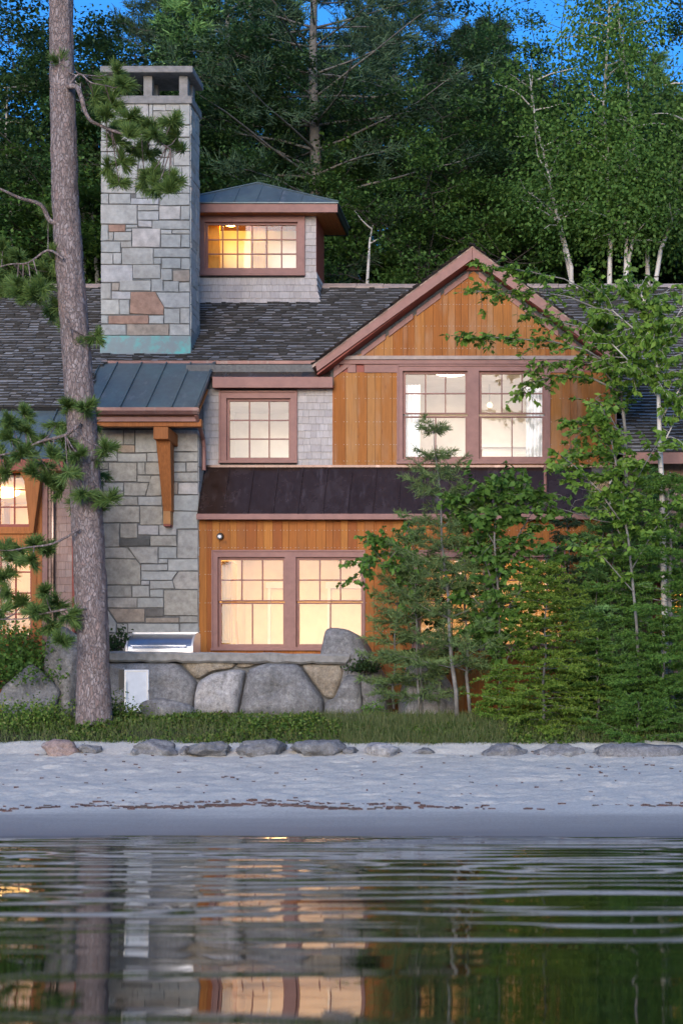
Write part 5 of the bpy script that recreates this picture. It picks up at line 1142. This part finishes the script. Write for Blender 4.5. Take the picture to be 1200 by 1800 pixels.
def conifer(name, label, px, py, Y, top, lmax, leaf, seed, spacing=.16, nl=.055, nw=.014, twigs=12, den=75, droop=.15, bark='bark_grey', lean=0., base=.06, r0=.03, sp=.5, tip=.1, nb=5, prof=.8):
    r = np.random.default_rng(seed); b0 = P(px, py, Y); H = PZ(top, Y) - b0.z; mb = MB(); C = []; D = []
    lean_ = (lean) * (DIST + Y) / FPX
    tp = [Vector((lean_ * (k / 10) + .02 * math.sin(k * 1.9 + seed), .02 * math.cos(k * 2.3), -.1 + (H + .1) * k / 10)) for k in range(11)]
    mb.tube(tp, [max(.004, r0 * (1 - .9 * k / 10)) for k in range(11)], 7); z = H * base
    while z < H * .99:
        f = z / H; fi = (z + .1) / (H + .1) * 10; i = min(int(fi), 9); p0 = tp[i].lerp(tp[i + 1], fi - i); a0 = r.uniform(0, 6.28)
        for b in range(nb):
            L = lmax * ((1 - f) ** prof + .04) * r.uniform(.45, 1.15); az = a0 + b * 6.283 / nb + r.uniform(-.35, .35)
            lb = wander(p0, rot_dir(None, az, .25 - droop + .4 * f), L, 6, r, .07, droop * .22); mb.tube(lb, [.009 * (1 - .8 * q / 6) * (1 - f * .5) for q in range(7)], 4, False)
            segs = [(lb[q], lb[q + 1]) for q in range(1, 6)]
            for s in range(twigs):
                t_ = .15 + .85 * (s + r.uniform()) / twigs; g = t_ * 6; q = min(int(g), 5); p = lb[q].lerp(lb[q + 1], g - q)
                tl = L * .42 * (1.1 - t_) + .06; tg = wander(p, rot_dir(None, az + (-1) ** s * r.uniform(.6, 1.1), r.uniform(-.25, .12)), tl, 2, r, .1, droop * .2); segs += [(tg[0], tg[1]), (tg[1], tg[2])]
            for a, c in segs:
                n = max(2, int((c - a).length * den * 1.9)); u = r.uniform(size=(n, 1)); A = np.array(a[:]); B = np.array(c[:]); C.append(A + (B - A) * u); D.append(np.repeat((B - A)[None] / max((c - a).length, 1e-4), n, 0))
        z += spacing * r.uniform(.75, 1.25)
    C = np.concatenate(C); D = np.concatenate(D); V = needle_quads(C, D * .9 + np.array([0, 0, tip]), nl, nw, r, sp)
    return mesh_tree(name, mb, V, 4, bark, leaf, b0, label)
# white pine saplings: sparse upswept boughs with long needles
conifer('pine_sapling', 'tall slender pine sapling whose tip crosses the gable window', 803, 1258, -3.4, 735, 1.25, 'needle_grey', 201, .36, .095, .012, 7, 70, .0, lean=-42, base=.16, r0=.04, sp=.62, tip=.3, nb=5, prof=.55)
conifer('pine_sapling', 'shorter pine sapling with thin pale stem beside the tallest pine sapling', 824, 1252, -3.1, 890, 1.15, 'needle_grey', 202, .34, .095, .012, 7, 70, .0, lean=-12, base=.2, r0=.032, sp=.62, tip=.3, nb=5, prof=.55)
conifer('pine_sapling', 'soft grey green pine sapling reaching over the lean-to eave', 690, 1235, -2.6, 985, .85, 'needle_grey', 203, .3, .09, .012, 7, 70, .05, lean=10, base=.12, r0=.022, sp=.62, tip=.2, nb=5, prof=.6)
conifer('pine_sapling', 'bluish pine sapling with thin stem between the yellow green hemlock and the dark hemlock', 1048, 1262, -2.9, 1000, .8, 'needle_blue', 204, .26, .085, .012, 7, 80, .0, lean=0, base=.15, r0=.02, sp=.6, tip=.25)
conifer('pine_sapling', 'bluish pine sapling under the leaning pale trunk by the right wing', 1090, 1240, -2.0, 830, 1.1, 'needle_blue', 205, .3, .09, .012, 8, 80, .0, lean=-40, base=.3, r0=.03, sp=.6, tip=.25)
conifer('hemlock', 'bright yellow green hemlock bush in front of the saplings', 952, 1292, -4.0, 985, 1.2, 'leaf_lime', 206, .115, .04, .018, 12, 62, .22, lean=10, base=.0, sp=.8, prof=.5)
conifer('hemlock', 'small bright green hemlock shoot low beside the pine sapling stems', 878, 1282, -3.6, 1150, .55, 'leaf_bright', 207, .1, .034, .016, 10, 70, .2, base=.0, sp=.7)
conifer('hemlock', 'large dark hemlock with layered sprays at the right wing', 1180, 1275, -3.3, 830, 1.9, 'leaf_mid', 208, .2, .045, .016, 14, 90, .18, lean=-5, base=.12, r0=.06, sp=.6, prof=.55)
conifer('hemlock', 'layered green hemlock low under the pale stemmed birch', 1165, 1300, -4.1, 1085, 1.1, 'leaf_mid', 209, .13, .042, .016, 13, 90, .18, base=.0, sp=.65, prof=.6)
conifer('hemlock', 'low spreading hemlock touching the beach rocks at the end of the row', 1120, 1312, -4.5, 1232, 1.0, 'leaf_mid', 210, .1, .04, .016, 12, 90, .12, base=.0, sp=.65, prof=.4)
conifer('spruce_sapling', 'dark spruce crown against the right roof', 1195, 1260, -1.6, 745, 1.3, 'needle_dark', 211, .2, .045, .014, 12, 95, .15, lean=15, base=.4, r0=.06, sp=.7, prof=.6)
conifer('spruce_sapling', 'dark spruce filling the gap behind the yellow green hemlock', 1010, 1262, -2.2, 900, 1.2, 'needle_dark', 212, .2, .045, .014, 11, 80, .12, lean=-15, base=.05, r0=.04, sp=.7, prof=.6)
conifer('pine_sapling', 'feathery pine sapling beside the pale boulder past the counter', 735, 1250, -3.0, 930, 1.05, 'needle_grey', 213, .28, .095, .012, 8, 60, .02, lean=-8, base=.06, r0=.026, sp=.62, tip=.25, nb=5, prof=.6)
conifer('hemlock', 'dark hemlock filling the corner between the gable block and the right wing', 1075, 1268, -2.6, 860, 1.35, 'needle_blue', 214, .19, .045, .016, 13, 80, .18, lean=0, base=.05, r0=.05, sp=.6, prof=.55)
conifer('hemlock', 'mid green hemlock right of the yellow green hemlock bush', 1050, 1290, -3.7, 1110, .85, 'leaf_mid', 215, .13, .04, .016, 12, 80, .2, base=.0, sp=.65, prof=.6)
conifer('spruce_sapling', 'dark spruce rising between the beech and the right wing wall', 1140, 1260, -2.2, 800, 1.2, 'needle_blue', 216, .2, .045, .014, 12, 80, .15, base=.25, r0=.05, sp=.7, prof=.6)
# broadleaf saplings
leafy_tree('birch_sapling', 'leafy birch sapling hanging over the right sash of the lit ground floor window', [
    (.02, -2.9, [(742, 1262), (738, 1150), (728, 1050), (712, 985), (690, 950), (655, 945)], .35), (.012, -2.9, [(728, 1050), (700, 1000), (660, 985), (620, 990)], .1), (.01, -2.9, [(735, 1100), (715, 1010), (705, 960), (720, 920)], .2), (.01, -2.9, [(712, 985), (680, 965), (640, 1000), (625, 1025)], .1)],
    'bark_grey', 'leaf_mid', 301, .10, .07, 9, (.2, .5), 4.6, .7)
leafy_tree('maple_sapling', 'dense green broadleaf sapling in front of the lean-to roof', [
    (.03, -3.55, [(880, 1265), (878, 1150), (875, 1040), (868, 950), (872, 880), (885, 845)], .22), (.015, -3.55, [(876, 1060), (850, 980), (825, 920), (815, 870)], .1), (.015, -3.55, [(874, 1020), (905, 950), (935, 900), (950, 870)], .1), (.015, -3.55, [(878, 1120), (840, 1060), (810, 1030)], .1), (.015, -3.55, [(877, 1090), (920, 1030), (950, 990), (975, 960)], .1), (.012, -3.7, [(870, 960), (835, 900), (800, 880)], .1), (.012, -3.65, [(870, 930), (910, 880), (925, 850)], .1), (.012, -3.65, [(880, 1180), (910, 1120), (925, 1080)], .1), (.012, -3.4, [(880, 1170), (850, 1110), (835, 1090)], .1)],
    'bark_grey', 'leaf_mid', 302, .125, .09, 12, (.25, .6), 6.5, .55)
leafy_tree('maple_sapling', 'dark leafy shrub screening the second ground floor window', [
    (.02, -2.5, [(770, 1262), (775, 1150), (765, 1060), (760, 990)], .2), (.012, -2.5, [(774, 1120), (740, 1060), (725, 1010)], .1), (.012, -2.5, [(774, 1110), (810, 1050), (825, 1000)], .1), (.012, -2.4, [(772, 1180), (735, 1130), (715, 1100)], .1)],
    'bark_grey', 'leaf_dark', 303, .10, .07, 8, (.25, .5), 3.4, .5)
leafy_tree('beech_tree', 'young beech with pale trunk and drooping leaves over the right roof', [
    (.065, -3.0, [(1166, 1275), (1168, 1100), (1164, 950), (1162, 860), (1158, 760), (1156, 680), (1150, 610), (1140, 550), (1120, 505)], .62),
    (.02, -3.0, [(1158, 740), (1190, 690), (1220, 640)], .1), (.018, -3.0, [(1156, 690), (1110, 640), (1070, 600), (1045, 590)], .15), (.018, -3.0, [(1150, 620), (1180, 570), (1205, 530)], .1), (.016, -3.0, [(1150, 620), (1110, 575), (1075, 545), (1055, 540)], .15), (.014, -3.1, [(1156, 700), (1130, 660), (1110, 640), (1090, 650)], .2), (.014, -3.1, [(1160, 790), (1185, 740), (1205, 700)], .2)],
    'birch_bark', 'leaf_bright', 304, .13, .075, 10, (.25, .65), 5.6, 1.1, upness=.2)
leafy_tree('maple_tree', 'young maple spreading flat leafy branches across the cedar gable', [
    (.05, -2.5, [(1085, 1270), (1092, 1100), (1098, 950), (1100, 850), (1098, 760), (1090, 680), (1075, 600), (1050, 530), (1030, 500)], .55),
    (.018, -2.7, [(1092, 690), (1040, 665), (980, 660), (935, 672), (910, 690)], .2), (.016, -2.8, [(1085, 650), (1030, 615), (970, 600), (900, 595), (850, 592), (818, 594)], .25), (.016, -2.8, [(1075, 600), (1020, 575), (960, 560), (915, 552)], .25),
    (.014, -2.8, [(1055, 545), (1000, 522), (940, 512), (895, 514), (835, 512)], .3), (.014, -2.7, [(1092, 690), (1050, 640), (1000, 632), (925, 645)], .2), (.014, -2.7, [(1096, 760), (1050, 735), (1010, 770), (985, 815)], .2), (.014, -2.7, [(1098, 800), (1060, 790), (1020, 800)], .2), (.012, -2.7, [(1098, 780), (1065, 720), (1045, 700)], .2), (.012, -2.7, [(1040, 515), (990, 490), (940, 480), (890, 470), (840, 465)], .35)],
    'bark_grey', 'leaf_bright', 305, .105, .075, 7, (.16, .46), 6.0, .35, upness=.65, flat=.22)
leafy_tree('beech_sapling', 'leafy beech sapling rising out of the large hemlock at the right wing', [
    (.03, -3.6, [(1125, 1275), (1118, 1100), (1105, 960), (1090, 860), (1075, 780), (1060, 720)], .45), (.015, -3.6, [(1100, 930), (1050, 860), (1010, 820), (985, 800)], .2), (.015, -3.6, [(1095, 890), (1130, 820), (1160, 770)], .1), (.012, -3.6, [(1080, 800), (1040, 750), (1020, 740)], .1), (.012, -3.7, [(1112, 1040), (1060, 980), (1020, 950)], .1), (.012, -3.7, [(1110, 1000), (1150, 930), (1185, 890)], .1), (.012, -3.5, [(1108, 980), (1070, 900), (1050, 880)], .1)],
    'bark_grey', 'leaf_bright', 306, .115, .08, 10, (.2, .5), 5.0, .6)
# bare grey dead branch
rb = np.random.default_rng(9); m = MB()
for path, r0 in (([(1085, 920), (1050, 915), (1010, 902), (970, 890), (940, 872)], .012), ([(1030, 908), (1000, 885), (985, 870), (960, 866)], .007), ([(1000, 900), (1010, 880), (1040, 872), (1090, 870)], .006), ([(975, 892), (955, 900), (935, 893)], .004), ([(1050, 915), (1030, 880), (1025, 868)], .004)):
    pts = [P(a, b, -3.3 + rb.normal() * .03) for a, b in path]; m.tube(pts, [r0 * (1 - .7 * k / (len(pts) - 1)) for k in range(len(pts))], 5)
m.build('dead_branch', M['bark_grey'], None, smooth=True, label='bare grey dead branch poking out of the dark hemlock', cat='branch')

# shrubs at the left
def shrub(label, px, py, Y, w, h, leaf, seed, n=2600, L=.06, W=.04, name='shrub', group=None):
    r = np.random.default_rng(seed); b0 = P(px, py, Y); mb = MB(); C = []; D = []
    for k in range(26):
        az = r.uniform(0, 6.28); st = wander((r.normal() * w * .12, r.normal() * w * .12, -.05), rot_dir(None, az, r.uniform(.5, 1.4)), h * r.uniform(.7, 1.2), 5, r, .2, .02); mb.tube(st, [.008, .007, .006, .005, .004, .002], 4, False)
        for i in (2, 3, 4, 5): C.append(st[i]); D.append(st[i] - st[i - 1])
    C = np.array([c[:] for c in C]); D = np.array([c[:] for c in D]); idx = r.integers(0, len(C), n); pos = C[idx] + r.normal(scale=(w * .16, w * .16, h * .12), size=(n, 3)); pos[:, 2] = np.maximum(pos[:, 2], .02)
    root = empty(name, b0, label, 'shrub', group); t_ = mb.build('stems', M['bark_dark'], None, origin=(0, 0, 0)); t_.name = 'stem_cluster'; t_.parent = root
    c_ = np_mesh('foliage', leaf_quads(pos, D[idx] * 3 + r.normal(size=(n, 3)) * .3, L, W, r, .2, .5), 4, M[leaf]); c_.parent = root
shrub('dense green shrub under the lower left wing window', 30, 1210, -2.7, 1.1, .95, 'leaf_mid', 401, 4200, .07, .045)
shrub('rounded bright green shrub between the big pine and the refrigerator', 190, 1285, -3.5, .6, .55, 'cover', 402, 3600, .045, .03)
shrub('small dark vine climbing the wall beside the grill', 203, 1148, -1.9, .25, .4, 'leaf_dark', 403, 260, .07, .06)
shrub('low dark shrub at the foot of the upright boulder', 640, 1180, -2.35, .5, .25, 'leaf_dark', 404, 900, .05, .035)
shrub('low reddish heather clump below the pale counter boulder', 385, 1262, -2.6, .4, .13, 'heather', 405, 700, .04, .025)
shrub('dark red heather clump at the foot of the big counter boulder', 600, 1262, -2.6, .35, .12, 'heather', 406, 600, .04, .025)
shrub('spiky green plant at the foot of the upright boulder', 655, 1262, -2.6, .3, .25, 'leaf_mid', 407, 500, .09, .02)
shrub('dense green shrub at the left shore edge in front of the rounded boulder', 55, 1290, -3.9, 1.1, .5, 'cover', 408, 4200, .05, .032)

# ground cover on the bank
r = np.random.default_rng(500); n = 52000
px = r.uniform(-60, 1260, n); Yc = r.uniform(-4.9, -2.5, n); Xc = (px - VPX) * (DIST + Yc) / FPX
hm = vnoise(Xc * 1.6, Yc * 1.6, 31) * .75 + vnoise(Xc * 5, Yc * 5, 32) * .35
edge = np.clip((Yc + 4.95 + .35 * vnoise(Xc * 1.2, Xc * 0, 40)) / .5, 0, 1) * np.clip((-2.9 - Yc) / .7, .12, 1)
hmax = (.02 + .30 * hm ** 2.0) * edge * np.where((px > 600) & (px < 880), .55, 1.0)
keep = r.uniform(size=n) < np.clip((hm - .22) * 2.2, .12, 1); px, Yc, Xc, hmax = px[keep], Yc[keep], Xc[keep], hmax[keep]; n = len(px)
zc = ground_z(Yc) + hmax * r.uniform(0, 1, n) ** .6
V = leaf_quads(np.stack([Xc, Yc, zc], 1), r.normal(size=(n, 3)) + np.array([0, 0, .5]), .055, .036, r, 0, .5)
o = np_mesh('ground_cover', V, 4, M['cover'], None, (0, 0, 0), 'stuff'); tag(o, 'low bright green leafy ground cover along the bank above the beach', 'ground cover')
n = 16000; px = np.concatenate([r.uniform(560, 900, n // 2), r.uniform(-40, 1240, n // 2)]); Yc = r.uniform(-4.95, -3.2, n); Xc = (px - VPX) * (DIST + Yc) / FPX
B = np.stack([Xc, Yc, ground_z(Yc) - .02], 1); V = needle_quads(B, np.array([[0, 0, 1.]]).repeat(n, 0), .22, .009, r, .35)
o = np_mesh('grass', V, 4, M['grass'], None, (0, 0, 0), 'stuff'); tag(o, 'thin wild grass growing at the top edge of the beach', 'grass')
# wrack line and scattered twigs on the sand
mb = MB(); rr = random.Random(8)
for k in range(1500):
    x = rr.uniform(-11.5, 2.2); 
    if rr.random() < .90:
        y = -10.35 + .16 * math.sin(x * 1.1) + .12 * math.sin(x * 3.1 + 1) + rr.gauss(0, .05) + (.28 if rr.random() < .2 else 0)
        if rr.random() < .45 + .45 * math.sin(x * .9 + 2): continue
        s = rr.uniform(.01, .055)
    else: y = rr.uniform(-10.2, -5.2); s = rr.uniform(.008, .03)
    z = float(beach_z(np.array([x]), np.array([y]))[0]) + .012; a = rr.uniform(-.5, .5); c_, s_ = math.cos(a) * s, math.sin(a) * s; w = min(rr.uniform(.003, .008), s * .4)
    mb.hexa([(x - c_, y - s_ - w, z - .03), (x + c_, y + s_ - w, z - .03), (x + c_, y + s_ + w, z - .03), (x - c_, y - s_ + w, z - .03), (x - c_, y - s_ - w, z + w), (x + c_, y + s_ - w, z + w * .5), (x + c_, y + s_ + w, z + w * .5), (x - c_, y - s_ + w, z + w)])
mb.build('wrack', M['wrack'], None, origin=(0, 0, 0), kind='stuff', label='line of dark twigs and debris washed up along the wet sand', cat='debris')
